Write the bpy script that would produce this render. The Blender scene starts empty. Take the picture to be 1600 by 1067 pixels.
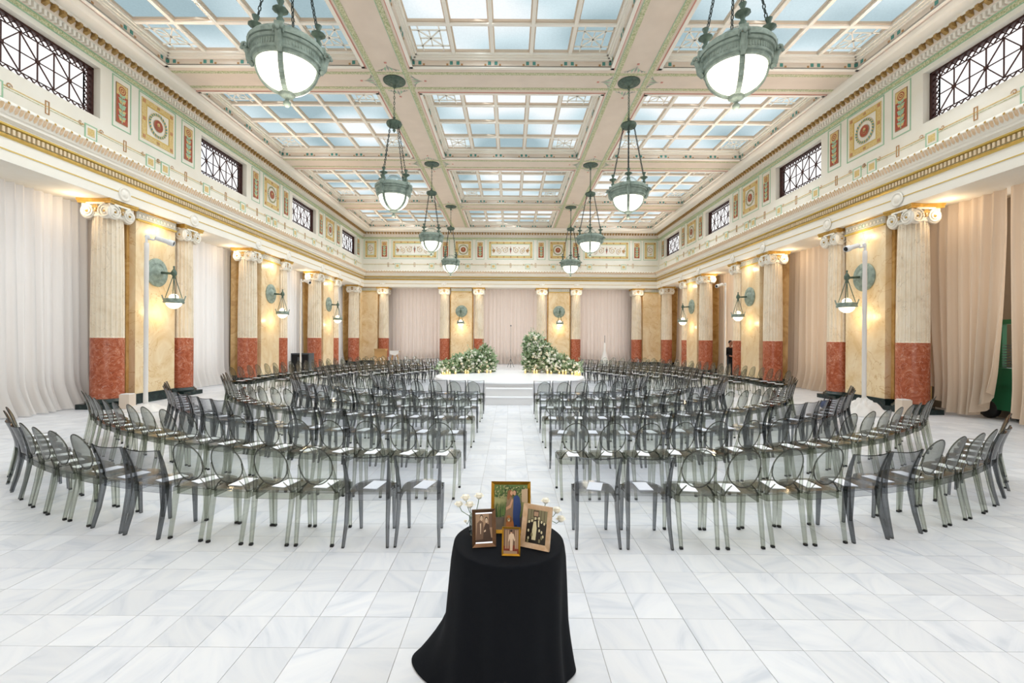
import bpy, bmesh, math, random
from math import sin, cos, pi, radians, sqrt, asin, atan2
from mathutils import Vector, Matrix
R = random.Random(7)
SC = 0.907            # measured units -> metres, applied to everything at the end
sc = bpy.context.scene
COL = sc.collection

# ------------------------------------------------------------------ camera, world, light, exposure
cam = bpy.data.cameras.new('camera'); camo = bpy.data.objects.new('camera', cam); COL.objects.link(camo)
camo.location = (0, 0, 2.05)
camo.rotation_euler = (Matrix.Rotation(radians(90), 4, 'X') @ Matrix.Rotation(radians(0.36), 4, 'Z')).to_euler()
cam.sensor_width = 36; cam.lens = 36*711/1600
cam.shift_x = 3/1600; cam.shift_y = -5.5/1600
cam.clip_end = 200; cam.clip_start = 0.05
sc.camera = camo
sc.view_settings.view_transform = 'Standard'; sc.view_settings.look = 'None'
sc.view_settings.exposure = 0.34; sc.view_settings.gamma = 1; sc.view_settings.use_curve_mapping = False
cy = sc.cycles
cy.max_bounces = 8; cy.diffuse_bounces = 4; cy.glossy_bounces = 3; cy.transmission_bounces = 4
cy.transparent_max_bounces = 72; cy.sample_clamp_indirect = 4.0; cy.use_denoising = True
cy.use_adaptive_sampling = True; cy.adaptive_threshold = 0.02
cy.caustics_reflective = False; cy.caustics_refractive = False
wd = bpy.data.worlds.new('world'); sc.world = wd; wd.use_nodes = True
wd.node_tree.nodes['Background'].inputs[0].default_value = (0.75, 0.87, 1, 1)
wd.node_tree.nodes['Background'].inputs[1].default_value = 1.0

def light(name, kind, loc, energy, color, size=0.1, size_y=None, aim=None, spread=None):
    l = bpy.data.lights.new(name, kind); l.energy = energy; l.color = color
    o = bpy.data.objects.new(name, l); COL.objects.link(o); o.location = loc
    if kind == 'AREA':
        l.shape = 'RECTANGLE' if size_y else 'SQUARE'; l.size = size
        if size_y: l.size_y = size_y
        if spread: l.spread = spread
    elif kind == 'POINT': l.shadow_soft_size = size
    if aim is not None:
        o.rotation_euler = (Vector(aim)-Vector(loc)).to_track_quat('-Z', 'Y').to_euler()
    return o
W, YB, YE = 11.3, -4.0, 34.6
PC = [7.6, 14.55, 21.5, 28.45]          # pendant rows / pier centres
WC = [4.12, 11.07, 18.02, 24.98, 31.5]  # bay centres
DAY = (0.86, 0.94, 1.0); WARM = (1.0, 0.76, 0.48); PEACH = (1.0, 0.72, 0.52)
for j, yc in enumerate(WC):             # daylight falling through the laylights
    for xc in (-7.55, 0, 7.55):
        light('skylight_glow', 'AREA', (xc, yc, 10.45), 145, DAY, 4.9, 4.4, (xc-2.2, yc, 0), radians(145))
for yc in WC[:4]:                       # daylight from the clerestory on the right, less from the left
    light('clerestory_glow', 'AREA', (11.0, yc, 8.7), 45, (0.86, 0.93, 1), 2.5, 1.2, (-8, yc, 1))
    light('clerestory_glow', 'AREA', (-11.0, yc, 8.7), 12, (0.9, 0.95, 1), 2.5, 1.2, (8, yc, 3))
light('rear_fill', 'AREA', (0, -3.4, 5), 260, (1.0, 0.97, 0.93), 12, 6, (0, 20, 6.5))  # fill lamp added behind the camera, aimed up to lift the ceiling
for yc in WC[1:]:                       # cornice uplights
    for s in (-1, 1):
        light('cornice_uplight', 'AREA', (s*10.85, yc, 7.25), 26, PEACH, 4.2, 0.12, (s*8.6, yc, 10.3), radians(80))
COLY = [13.0, 15.87, 19.93, 22.65, 26.76, 29.45, 33.45]
PIERY = [14.43, 21.32, 28.15]
for s in (-1, 1):
    for c in PC[1:]:
        light('capital_lamp', 'POINT', (s*10.95, c-0.1, 5.35), 9, WARM, 0.08)
        light('capital_lamp', 'POINT', (s*11.75, c-2.3, 5.55), 8, WARM, 0.06)
        light('capital_lamp', 'POINT', (s*11.75, c+2.3, 5.55), 6, WARM, 0.06)
for a, b in ((9.4, 13.3), (16.4, 19.7), (23.3, 26.6), (30.3, 33.2)):   # fill lamps added behind the side curtains, the left as window daylight
    light('curtain_backlight', 'AREA', (-13.1, (a+b)/2, 3.2), 64, (0.86, 0.93, 1.0), b-a, 5, (-8, (a+b)/2, 3.0))
    light('curtain_backlight', 'AREA', (13.1, (a+b)/2, 3.2), 50, (1.0, 0.93, 0.84), b-a, 5, (8, (a+b)/2, 3.0))
light('curtain_backlight', 'AREA', (0, 36.1, 3.2), 190, (1.0, 0.96, 0.93), 18, 5, (0, 20, 3.0))  # added behind the far curtains to brighten them
for x in (-9.66, -5.0, -2.39, 2.39, 5.0, 9.66):
    light('capital_lamp', 'POINT', (x+0.05, 34.1, 5.35), 5, WARM, 0.08)

# ------------------------------------------------------------------ materials
def srgb(h):
    h = h.lstrip('#'); o = []
    for i in (0, 2, 4):
        c = int(h[i:i+2], 16)/255
        o.append(c/12.92 if c <= .04045 else ((c+.055)/1.055)**2.4)
    return (*o, 1)
def nmat(name):
    m = bpy.data.materials.new(name); m.use_nodes = True
    nt = m.node_tree; b = nt.nodes['Principled BSDF']
    return m, nt, b
def N(nt, t, **kw):
    n = nt.nodes.new(t)
    for k, v in kw.items():
        if k.startswith('i_'): n.inputs[k[2:].replace('_', ' ')].default_value = v
        else: setattr(n, k, v)
    return n
def plain(name, col, rough=.6, metal=0, spec=.4, noise=None, nscale=20, bump=0, bscale=60, emit=None, es=0):
    m, nt, b = nmat(name)
    b.inputs['Base Color'].default_value = srgb(col); b.inputs['Roughness'].default_value = rough
    b.inputs['Metallic'].default_value = metal; b.inputs['Specular IOR Level'].default_value = spec
    tc = None
    if noise or bump: tc = N(nt, 'ShaderNodeTexCoord')
    if noise:
        n = N(nt, 'ShaderNodeTexNoise', i_Scale=nscale, i_Detail=5.0); nt.links.new(tc.outputs['Object'], n.inputs['Vector'])
        r = N(nt, 'ShaderNodeValToRGB'); r.color_ramp.elements[0].position = .35; r.color_ramp.elements[1].position = .65
        r.color_ramp.elements[0].color = srgb(col); r.color_ramp.elements[1].color = srgb(noise)
        nt.links.new(n.outputs['Fac'], r.inputs[0]); nt.links.new(r.outputs[0], b.inputs['Base Color'])
    if bump:
        n2 = N(nt, 'ShaderNodeTexNoise', i_Scale=bscale, i_Detail=3.0); nt.links.new(tc.outputs['Object'], n2.inputs['Vector'])
        bp = N(nt, 'ShaderNodeBump', i_Strength=bump, i_Distance=.02); nt.links.new(n2.outputs['Fac'], bp.inputs['Height'])
        nt.links.new(bp.outputs[0], b.inputs['Normal'])
    if emit:
        b.inputs['Emission Color'].default_value = srgb(emit); b.inputs['Emission Strength'].default_value = es
    return m
def marble(name, stops, scale=1.2, dist=3.0, rough=.3, vein=None, vs=1.0, vw=.04, stretch=(1, 1, 1), bump=0):
    m, nt, b = nmat(name)
    tc = N(nt, 'ShaderNodeNewGeometry'); mp = N(nt, 'ShaderNodeMapping'); mp.inputs['Scale'].default_value = stretch
    nt.links.new(tc.outputs['Position'], mp.inputs['Vector'])
    n = N(nt, 'ShaderNodeTexNoise', i_Scale=scale, i_Detail=9.0, i_Roughness=.62, i_Distortion=dist)
    nt.links.new(mp.outputs[0], n.inputs['Vector'])
    r = N(nt, 'ShaderNodeValToRGB'); cr = r.color_ramp
    while len(cr.elements) < len(stops): cr.elements.new(.5)
    for e, (p, c) in zip(cr.elements, stops): e.position = p; e.color = srgb(c)
    nt.links.new(n.outputs['Fac'], r.inputs[0]); out = r.outputs[0]
    if vein:
        n2 = N(nt, 'ShaderNodeTexNoise', i_Scale=vs, i_Detail=6.0, i_Distortion=1.6); nt.links.new(mp.outputs[0], n2.inputs['Vector'])
        ma = N(nt, 'ShaderNodeMath', operation='SUBTRACT'); ma.inputs[1].default_value = .5; nt.links.new(n2.outputs['Fac'], ma.inputs[0])
        ab = N(nt, 'ShaderNodeMath', operation='ABSOLUTE'); nt.links.new(ma.outputs[0], ab.inputs[0])
        mr = N(nt, 'ShaderNodeMapRange'); mr.inputs['From Max'].default_value = vw; mr.inputs['To Min'].default_value = .75; mr.inputs['To Max'].default_value = 0
        nt.links.new(ab.outputs[0], mr.inputs['Value'])
        mx = N(nt, 'ShaderNodeMix', data_type='RGBA'); nt.links.new(mr.outputs[0], mx.inputs[0])
        nt.links.new(out, mx.inputs[6]); mx.inputs[7].default_value = srgb(vein); out = mx.outputs[2]
    nt.links.new(out, b.inputs['Base Color']); b.inputs['Roughness'].default_value = rough
    b.inputs['Specular IOR Level'].default_value = .35
    return m
M = {}
M['cream'] = plain('cream_plaster', '#EDE8DC', .65, noise='#E8E1D3', nscale=1.5)
M['cream2'] = plain('warm_plaster', '#E2D3C3', .65, noise='#DCCDBD', nscale=2)
M['white'] = plain('white_trim', '#F0EBE0', .55)
M['gold'] = plain('gilding', '#D2AA5A', .42, metal=.35, noise='#B48E44', nscale=9)
M['gold2'] = plain('dull_gilding', '#B3935A', .5, metal=.25, noise='#937446', nscale=14)
M['goldline'] = plain('gold_line', '#D2B25A', .45, metal=.3)
M['peachleaf'] = plain('peach_plaster_leaf', '#E3CBB0', .6, noise='#D9BA92', nscale=12)
M['rust'] = plain('rust_paint', '#C28A5E', .6)
M['barshade'] = plain('glazing_bar_shading', '#D2BEA8', .6)  # brownish shading lines beside the panes, put into the bar colour
M['sage'] = plain('sage_ground', '#A9A988', .6)
M['buff'] = plain('buff_dentil', '#DCC7A6', .6)
M['green'] = plain('pale_green_paint', '#9FC2A3', .6)
M['greenband'] = plain('olive_stencil', '#9BA674', .6, noise='#DAD5B6', nscale=30)
M['pink'] = plain('pink_line', '#D08F82', .6)
M['red'] = plain('brick_red_paint', '#B0563F', .6, noise='#9C4A38', nscale=14)
M['ochre'] = plain('ochre_paint', '#DEC88F', .6, noise='#CFAF6C', nscale=26)
M['teal'] = plain('teal_paint', '#4F8D84', .6)
M['tan'] = plain('tan_scroll_paint', '#B3885A', .6)
M['greyline'] = plain('grey_line', '#9A9E96', .6)
M['verd'] = plain('verdigris_bronze', '#7C8B81', .65, metal=.12, noise='#9CABA1', nscale=9, bump=.4, bscale=40)
M['verd_dark'] = plain('dark_verdigris', '#4D5F54', .55, metal=.3, noise='#64766A', nscale=14)
M['brownmetal'] = plain('brown_iron', '#4A2A24', .5, metal=.2, noise='#3A201C', nscale=10)
M['chain'] = plain('dark_chain', '#2F3B3A', .45, metal=.5)
M['black'] = plain('black_plastic', '#17181A', .5)
M['greymetal'] = plain('dark_grey_metal', '#5B6266', .4, metal=.4)
M['whitemetal'] = plain('white_enamel', '#E9EAEC', .35)
M['paper'] = plain('white_card_paper', '#F2F3F8', .7)
M['stage'] = plain('white_stage_vinyl', '#EFF0F2', .35)
M['stageside'] = plain('white_stage_skirt', '#E4E3E3', .5)
M['linenL'] = plain('white_linen', '#EEE8DF', .85, noise='#E7E0D6', nscale=3, bump=.15, bscale=160)
M['cloth'] = plain('white_cotton', '#E6E1DC', .85, bump=.2, bscale=120)
M['blackcloth'] = plain('black_linen', '#070B12', .85, spec=.2, bump=.2, bscale=260)
M['darkmarble'] = marble('black_green_marble', [(.3, '#14201F'), (.6, '#22302F'), (.8, '#4F5E5C')], 3, 2, .25)
M['redmarble'] = marble('red_marble', [(.28, '#86412A'), (.45, '#A3553A'), (.6, '#B56C50'), (.78, '#D2A48E')], 4.2, 2.6, .22, vein='#D9B09C', vs=3.6, vw=.010)
M['whitemarble'] = marble('veined_white_marble', [(.3, '#DFCFB6'), (.5, '#EDE0CB'), (.75, '#F2E8D8')], 1.8, 1.5, .35, vein='#C2B5A2', vs=1.3, vw=.006, stretch=(1, 1, .8))
M['siena'] = marble('siena_marble', [(.28, '#D8B885'), (.45, '#E4CAA0'), (.62, '#ECD8B5'), (.8, '#F2E4CA')], .9, 2.5, .3, vein='#C79E66', vs=1.0, vw=.010, stretch=(1, 1, .8))
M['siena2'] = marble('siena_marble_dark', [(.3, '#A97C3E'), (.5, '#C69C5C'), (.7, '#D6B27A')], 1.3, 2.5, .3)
M['wallback'] = plain('dark_beige_plaster', '#8C8378', .8)  # dark beige plaster of the aisle walls
M['greenpaint'] = plain('green_machine_paint', '#14613F', .5)
M['box'] = plain('cardboard', '#C39A66', .8)
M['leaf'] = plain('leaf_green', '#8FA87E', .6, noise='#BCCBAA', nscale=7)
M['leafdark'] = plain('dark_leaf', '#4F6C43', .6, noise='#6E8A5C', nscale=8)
M['petal'] = plain('white_petal', '#F3F0E4', .6)
M['petal2'] = plain('cream_petal', '#EFE3C8', .6)
M['orange'] = plain('orange_petal', '#D9723A', .6)
M['wax'] = plain('warm_wax', '#F0D9A4', .5, emit='#FFC66B', es=.5)
M['flame'] = plain('candle_flame', '#FFE9B0', .5, emit='#FFD58A', es=9)
M['globe'] = plain('lit_opal_glass', '#FFFFFF', .3, emit='#FFF3DF', es=1.5)
M['globe2'] = plain('lit_sconce_glass', '#FFFFFF', .3, emit='#FFE9C4', es=2.6)
M['skin'] = plain('skin', '#A9755A', .6)
M['hair'] = plain('dark_hair', '#1B1513', .7)
M['shirt'] = plain('black_shirt', '#131417', .8)
M['trousers'] = plain('dark_trousers', '#1A2026', .8)
M['gframe'] = plain('gold_frame', '#C39432', .3, metal=.7, noise='#A87A24', nscale=8)
M['bframe'] = plain('bronze_frame', '#8C6E56', .25, metal=.75, noise='#6F533F', nscale=8)
M['wframe'] = plain('washed_wood_frame', '#D2B596', .5, noise='#C29F7C', nscale=30)
M['bevelglint'] = plain('bevel_glint', '#D6DAE6', .15, metal=.8)  # white-blue reflection on the bevel, put into the strip colour

def curtain_mat(name, col, trans):
    m, nt, b = nmat(name)
    tc = N(nt, 'ShaderNodeTexCoord')
    n = N(nt, 'ShaderNodeTexNoise', i_Scale=90.0, i_Detail=2.0); nt.links.new(tc.outputs['Object'], n.inputs['Vector'])
    bp = N(nt, 'ShaderNodeBump', i_Strength=.12, i_Distance=.01); nt.links.new(n.outputs['Fac'], bp.inputs['Height'])
    d = N(nt, 'ShaderNodeBsdfDiffuse'); d.inputs[0].default_value = srgb(col); nt.links.new(bp.outputs[0], d.inputs['Normal'])
    t = N(nt, 'ShaderNodeBsdfTranslucent'); t.inputs[0].default_value = srgb(col)
    mx = N(nt, 'ShaderNodeMixShader'); mx.inputs[0].default_value = trans
    nt.links.new(d.outputs[0], mx.inputs[1]); nt.links.new(t.outputs[0], mx.inputs[2])
    nt.links.new(mx.outputs[0], nt.nodes['Material Output'].inputs[0]); return m
M['curtL'] = curtain_mat('ivory_curtain', '#EDE8E3', .3)
M['curtR'] = curtain_mat('warm_side_curtain', '#DFCDB9', .35)  # warmer, dimmer light of the right side put into the cloth colour
M['curtB'] = curtain_mat('blush_curtain', '#E8DDD5', .4)

def acrylic(name, light_c, dark_c, power):
    m, nt, b = nmat(name); nt.nodes.remove(b)
    lw = N(nt, 'ShaderNodeLayerWeight'); lw.inputs[0].default_value = .5
    pw = N(nt, 'ShaderNodeMath', operation='POWER'); pw.inputs[1].default_value = power; nt.links.new(lw.outputs['Facing'], pw.inputs[0])
    mx = N(nt, 'ShaderNodeMix', data_type='RGBA'); nt.links.new(pw.outputs[0], mx.inputs[0])
    mx.inputs[6].default_value = srgb(light_c); mx.inputs[7].default_value = srgb(dark_c)
    tr = N(nt, 'ShaderNodeBsdfTransparent'); nt.links.new(mx.outputs[2], tr.inputs[0])
    gl = N(nt, 'ShaderNodeBsdfGlossy'); gl.inputs['Roughness'].default_value = .06; gl.inputs[0].default_value = (.9, .9, .9, 1)
    p5 = N(nt, 'ShaderNodeMath', operation='POWER'); p5.inputs[1].default_value = 5; nt.links.new(lw.outputs['Facing'], p5.inputs[0])
    fr = N(nt, 'ShaderNodeMath', operation='MULTIPLY_ADD'); fr.inputs[1].default_value = .6; fr.inputs[2].default_value = .045; nt.links.new(p5.outputs[0], fr.inputs[0])
    ms = N(nt, 'ShaderNodeMixShader'); nt.links.new(fr.outputs[0], ms.inputs[0])
    nt.links.new(tr.outputs[0], ms.inputs[1]); nt.links.new(gl.outputs[0], ms.inputs[2])
    nt.links.new(ms.outputs[0], nt.nodes['Material Output'].inputs[0]); return m
M['acr'] = acrylic('smoke_green_acrylic', '#F1F3F0', '#74766F', 2.4)
M['acrleg'] = acrylic('smoke_green_acrylic_leg', '#E8EAE4', '#484A42', 2.2)
M['acrrim'] = acrylic('smoke_green_acrylic_rim', '#B8BAB2', '#393A33', 1.3)
M['acb'] = acrylic('smoke_blue_acrylic', '#F3F4F6', '#6E7175', 2.4)
M['acbleg'] = acrylic('smoke_blue_acrylic_leg', '#C0C2C4', '#2A2C2E', 1.3)
M['glass'] = acrylic('clear_glass', '#F4F7F6', '#A9B4B2', 3)

def glasspane(name, kind):
    m, nt, b = nmat(name); nt.nodes.remove(b)
    g = N(nt, 'ShaderNodeNewGeometry')
    n = N(nt, 'ShaderNodeTexNoise', i_Scale=.3, i_Detail=1.0); nt.links.new(g.outputs['Position'], n.inputs['Vector'])
    r = N(nt, 'ShaderNodeValToRGB'); cr = r.color_ramp; cr.elements.new(.5)
    stops = [(.34, '#A3BAC1'), (.5, '#D3E6EC'), (.62, '#F6FBFD')] if kind == 0 else [(.3, '#F2F8FF'), (.5, '#FFFFFF'), (.7, '#FFFFFF')]
    for e, (p, c) in zip(cr.elements, stops): e.position = p; e.color = srgb(c)
    sp = N(nt, 'ShaderNodeSeparateXYZ'); nt.links.new(g.outputs['Position'], sp.inputs[0])
    gx = N(nt, 'ShaderNodeMath', operation='MULTIPLY_ADD'); gx.inputs[1].default_value = .007; nt.links.new(sp.outputs[0], gx.inputs[0]); nt.links.new(n.outputs['Fac'], gx.inputs[2])
    nt.links.new(gx.outputs[0], r.inputs[0])
    n2 = N(nt, 'ShaderNodeTexNoise', i_Scale=26.0, i_Detail=2.0); nt.links.new(g.outputs['Position'], n2.inputs['Vector'])
    mr = N(nt, 'ShaderNodeMapRange'); mr.inputs['To Min'].default_value = .76 if kind == 0 else .95; mr.inputs['To Max'].default_value = .9 if kind == 0 else 1.0; nt.links.new(n2.outputs['Fac'], mr.inputs['Value'])
    e = N(nt, 'ShaderNodeEmission'); nt.links.new(r.outputs[0], e.inputs[0]); nt.links.new(mr.outputs[0], e.inputs[1])
    nt.links.new(e.outputs[0], nt.nodes['Material Output'].inputs[0]); return m
M['pane'] = glasspane('frosted_laylight_glass', 0)
M['winpane'] = glasspane('bright_clerestory_glass', 1)

def floor_mat():
    m, nt, b = nmat('white_marble_tile')
    g = N(nt, 'ShaderNodeNewGeometry'); T = .3335*SC
    mp = N(nt, 'ShaderNodeVectorMath', operation='MULTIPLY_ADD'); mp.inputs[1].default_value = (1/T, 1/T, 0); mp.inputs[2].default_value = (.052*SC/T+.001, .052*SC/T*0+.001, .0)
    nt.links.new(g.outputs['Position'], mp.inputs[0])
    fl = N(nt, 'ShaderNodeVectorMath', operation='FLOOR'); nt.links.new(mp.outputs[0], fl.inputs[0])
    wn = N(nt, 'ShaderNodeTexWhiteNoise'); nt.links.new(fl.outputs[0], wn.inputs['Vector'])
    ad = N(nt, 'ShaderNodeVectorMath', operation='MULTIPLY_ADD'); ad.inputs[1].default_value = (30, 30, 30)
    nt.links.new(wn.outputs['Color'], ad.inputs[0]); nt.links.new(g.outputs['Position'], ad.inputs[2])
    sx = N(nt, 'ShaderNodeMapping'); sx.inputs['Scale'].default_value = (.8, 3.2, 1)
    ro = N(nt, 'ShaderNodeVectorRotate', rotation_type='Z_AXIS'); nt.links.new(ad.outputs[0], ro.inputs['Vector'])
    am = N(nt, 'ShaderNodeMath', operation='MULTIPLY'); am.inputs[1].default_value = 6.28; nt.links.new(wn.outputs['Value'], am.inputs[0]); nt.links.new(am.outputs[0], ro.inputs['Angle'])
    nt.links.new(ro.outputs[0], sx.inputs['Vector'])
    n = N(nt, 'ShaderNodeTexNoise', i_Scale=2.0, i_Detail=7.0, i_Distortion=1.2); nt.links.new(sx.outputs[0], n.inputs['Vector'])
    r = N(nt, 'ShaderNodeValToRGB'); cr = r.color_ramp; cr.elements.new(.5); cr.elements.new(.6)
    for e, (p, c) in zip(cr.elements, [(.26, '#CDD1D8'), (.4, '#DDDFE4'), (.55, '#E4E5E8'), (.8, '#E9E9EA')]): e.position = p; e.color = srgb(c)
    nt.links.new(n.outputs['Fac'], r.inputs[0])
    mr = N(nt, 'ShaderNodeMapRange'); mr.inputs['To Min'].default_value = .91; mr.inputs['To Max'].default_value = 1.03; nt.links.new(wn.outputs['Value'], mr.inputs['Value'])
    vm = N(nt, 'ShaderNodeVectorMath', operation='SCALE'); nt.links.new(r.outputs[0], vm.inputs[0]); nt.links.new(mr.outputs[0], vm.inputs['Scale'])
    nt.links.new(vm.outputs[0], b.inputs['Base Color']); b.inputs['Roughness'].default_value = .34; b.inputs['Specular IOR Level'].default_value = .3
    return m
M['tile'] = floor_mat()
M['grout'] = plain('grey_grout', '#BDB9B4', .8, noise='#9F9993', nscale=3)

# ------------------------------------------------------------------ mesh builder
class MB:
    def __init__(s): s.v = []; s.f = []; s.m = []; s.sm = []; s.mats = []; s.T = None
    def mi(s, mat):
        if mat not in s.mats: s.mats.append(mat)
        return s.mats.index(mat)
    def add(s, vs, fs, mat, smooth=False):
        o = len(s.v); T = s.T
        s.v += [tuple(T(*p)) if T else tuple(p) for p in vs]; k = s.mi(mat)
        for f in fs: s.f.append(tuple(i+o for i in f)); s.m.append(k); s.sm.append(smooth)
    def box(s, x0, x1, y0, y1, z0, z1, mat):
        s.add([(x0,y0,z0),(x1,y0,z0),(x1,y1,z0),(x0,y1,z0),(x0,y0,z1),(x1,y0,z1),(x1,y1,z1),(x0,y1,z1)],
              [(0,3,2,1),(4,5,6,7),(0,1,5,4),(1,2,6,5),(2,3,7,6),(3,0,4,7)], mat)
    def bar(s, p, q, w, h, mat, up=(0,0,1)):
        p = Vector(p); q = Vector(q); d = (q-p)
        if d.length < 1e-6: return
        d.normalize(); u = Vector(up)
        a = d.cross(u)
        if a.length < 1e-4: a = d.cross(Vector((1,0,0)))
        a.normalize(); b = a.cross(d)
        vs = [c + a*(i*w/2) + b*(j*h/2) for c in (p, q) for i, j in ((-1,-1),(1,-1),(1,1),(-1,1))]
        s.add(vs, [(0,1,2,3),(7,6,5,4),(0,4,5,1),(1,5,6,2),(2,6,7,3),(3,7,4,0)], mat)
    def tube(s, pts, rad, mat, n=6, closed=False, flat=None):
        pts = [Vector(p) for p in pts]; L = len(pts); rs = rad if isinstance(rad, (list, tuple)) else [rad]*L
        vs = []; prev = None
        for i, p in enumerate(pts):
            t = (pts[(i+1) % L]-pts[i-1]) if closed else (pts[min(i+1, L-1)]-pts[max(i-1, 0)])
            t.normalize()
            a = prev - t*prev.dot(t) if prev is not None else t.orthogonal()
            if a.length < 1e-5: a = t.orthogonal()
            a.normalize(); b = t.cross(a); prev = a
            for k in range(n):
                th = 2*pi*k/n + pi/n; vs.append(p + (a*cos(th)+b*sin(th))*rs[i])
        fs = []
        for i in range(L if closed else L-1):
            j = (i+1) % L
            for k in range(n): fs.append((i*n+k, i*n+(k+1) % n, j*n+(k+1) % n, j*n+k))
        if not closed: fs += [tuple(range(n))[::-1], tuple((L-1)*n+k for k in range(n))]
        s.add(vs, fs, mat, n > 4)
    def lathe(s, prof, mat, c=(0,0,0), n=24, a0=0, a1=2*pi, smooth=True, axis='z', mats=None):
        full = abs(a1-a0-2*pi) < 1e-6; m = n if full else n+1; vs = []
        for r, z in prof:
            for k in range(m):
                th = a0+(a1-a0)*k/n
                if axis == 'z': vs.append((c[0]+r*cos(th), c[1]+r*sin(th), c[2]+z))
                elif axis == 'x': vs.append((c[0]+z, c[1]+r*cos(th), c[2]+r*sin(th)))
                else: vs.append((c[0]+r*cos(th), c[1]+z, c[2]+r*sin(th)))
        for i in range(len(prof)-1):
            fs = [(i*m+k, i*m+(k+1) % m, (i+1)*m+(k+1) % m, (i+1)*m+k) for k in range(n)]
            if i == 0: s.add(vs, fs, mats[0] if mats else mat, smooth); o = len(s.v)-len(vs)
            else:
                kx = s.mi(mats[i] if mats else mat)
                for f in fs: s.f.append(tuple(q+o for q in f)); s.m.append(kx); s.sm.append(smooth)
    def sphere(s, c, r, mat, n=8, m=6, sz=1):
        s.lathe([(r*sin(pi*i/m)+1e-5, -r*sz*cos(pi*i/m)) for i in range(m+1)], mat, c, n)
    def prism(s, poly, z0, z1, mat, fn=None):
        n = len(poly); P = fn or (lambda x, y, z: (x, y, z))
        vs = [P(x, y, z0) for x, y in poly]+[P(x, y, z1) for x, y in poly]
        s.add(vs, [tuple(range(n))[::-1], tuple(range(n, 2*n))]+[(i, (i+1) % n, n+(i+1) % n, n+i) for i in range(n)], mat)
    def build(s, name, parent=None, loc=None, rot=0, kind=None, solid=0):
        me = bpy.data.meshes.new(name); me.from_pydata(s.v, [], s.f)
        for k in s.mats: me.materials.append(M[k])
        me.polygons.foreach_set('material_index', s.m); me.polygons.foreach_set('use_smooth', s.sm); me.update()
        o = bpy.data.objects.new(name, me); COL.objects.link(o)
        if parent is not None: o.parent = parent
        if loc is not None: o.location = loc
        if rot: o.rotation_euler.z = rot
        if kind: o['kind'] = kind
        return o
def tag(o, label, cat, group=None, kind=None):
    o['label'] = label; o['category'] = cat
    if group: o['group'] = group
    if kind: o['kind'] = kind
    return o
def thing(name, label, cat, loc=(0,0,0), rot=0, group=None):
    o = bpy.data.objects.new(name, None); COL.objects.link(o); o.location = loc; o.rotation_euler.z = rot
    o.empty_display_size = .1
    return tag(o, label, cat, group)
def struct_empty(name):
    o = bpy.data.objects.new(name, None); COL.objects.link(o); o['kind'] = 'structure'; return o
def copy_obj(o, parent=None, loc=None, rot=None):
    c = o.copy(); COL.objects.link(c)
    if parent is not None: c.parent = parent
    if loc is not None: c.location = loc
    if rot is not None: c.rotation_euler.z = rot
    return c
def copy_tree(o, loc, rot, label, group=None):
    r = copy_obj(o, None, loc, rot); r['label'] = label
    if group: r['group'] = group
    for ch in list(o.children):
        c = copy_obj(ch, r)
        for g in list(ch.children): copy_obj(g, c)
    return r
def side_T(side):     # local (s along wall, d inward from upper wall plane, z)
    if side == 'left': return lambda s, d, z: (-(W-d), s, z)
    if side == 'right': return lambda s, d, z: (W-d, s, z)
    return lambda s, d, z: (s, YE-d, z)
ORD = ['first','second','third','fourth','fifth','sixth','seventh','eighth','ninth','tenth','eleventh','twelfth','thirteenth','fourteenth','fifteenth',
       'sixteenth','seventeenth','eighteenth','nineteenth','twentieth','twenty-first','twenty-second','twenty-third','twenty-fourth','twenty-fifth','twenty-sixth','twenty-seventh']

# ------------------------------------------------------------------ floor
T = .3335; X0 = -.052; Y0 = 0.0
floor = MB(); floor.box(-13.4, 13.4, YB, 36.4, -.2, -.006, 'grout')
fo = floor.build('floor', kind='structure')
cells = []
for j in range(int(YB/T)-1, int(36.2/T)):
    for i in range(-41, 41):
        x = X0+i*T; y = j*T
        if y < YB or abs(x+T/2) > 13.3: continue
        cells.append((x, y))
def tkey(c):
    x, y = c[0]+T/2, c[1]+T/2
    if y < 2.75 or abs(x) > y*1.12+.1: return 1e9
    return y*y + .15*x*x
near = sorted(cells, key=tkey)[:300]; nearset = set(near)
g = .0016
tm = MB(); tm.prism([(g+.002,g),(T-g,g),(T-g,T-g),(g,T-g)], -.012, 0, 'tile'); t0 = None
for (x, y) in near:
    if t0 is None: t0 = tm.build('tile', fo, (x, y, 0))
    else: copy_obj(t0, fo, (x, y, R.uniform(-.0012, 0)))
fm = MB()
for (x, y) in cells:
    if (x, y) in nearset: continue
    z = R.uniform(-.0012, 0)
    fm.add([(x+g,y+g,z),(x+T-g,y+g,z),(x+T-g,y+T-g,z),(x+g,y+T-g,z)], [(0,1,2,3)], 'tile')
fm.build('tile_field', fo, kind='stuff')

# ------------------------------------------------------------------ walls
def rect_panels(mb, s0, s1, z0, z1, holes, d0, d1, mat):
    hs = sorted(holes); cur = s0
    for a, b, c, e in hs:
        if a > cur: mb.box(cur, a, d0, d1, z0, z1, mat)
        lo = max(a, s0); hi = min(b, s1)
        mb.box(lo, hi, d0, d1, z0, c, mat); mb.box(lo, hi, d0, d1, e, z1, mat); cur = hi
    if cur < s1: mb.box(cur, s1, d0, d1, z0, z1, mat)
WH = [(c-1.43, c+1.43, 8.0, 9.38) for c in WC[:4]] + [(31.97-1.43, 31.97+1.43, 8.0, 9.38)]
walls = {}
for side in ('left', 'right'):
    mb = MB(); mb.T = side_T(side)
    rect_panels(mb, YB, YE+1.9, 6.9, 10.9, WH, -.35, 0, 'cream')
    walls[side] = mb.build('wall_'+side, kind='structure')
    mb = MB(); mb.T = side_T(side); mb.box(YB, 36.4, -2.1, -1.9, -.1, 6.0, 'wallback'); mb.build('wall_outer_'+side, kind='structure')
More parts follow.
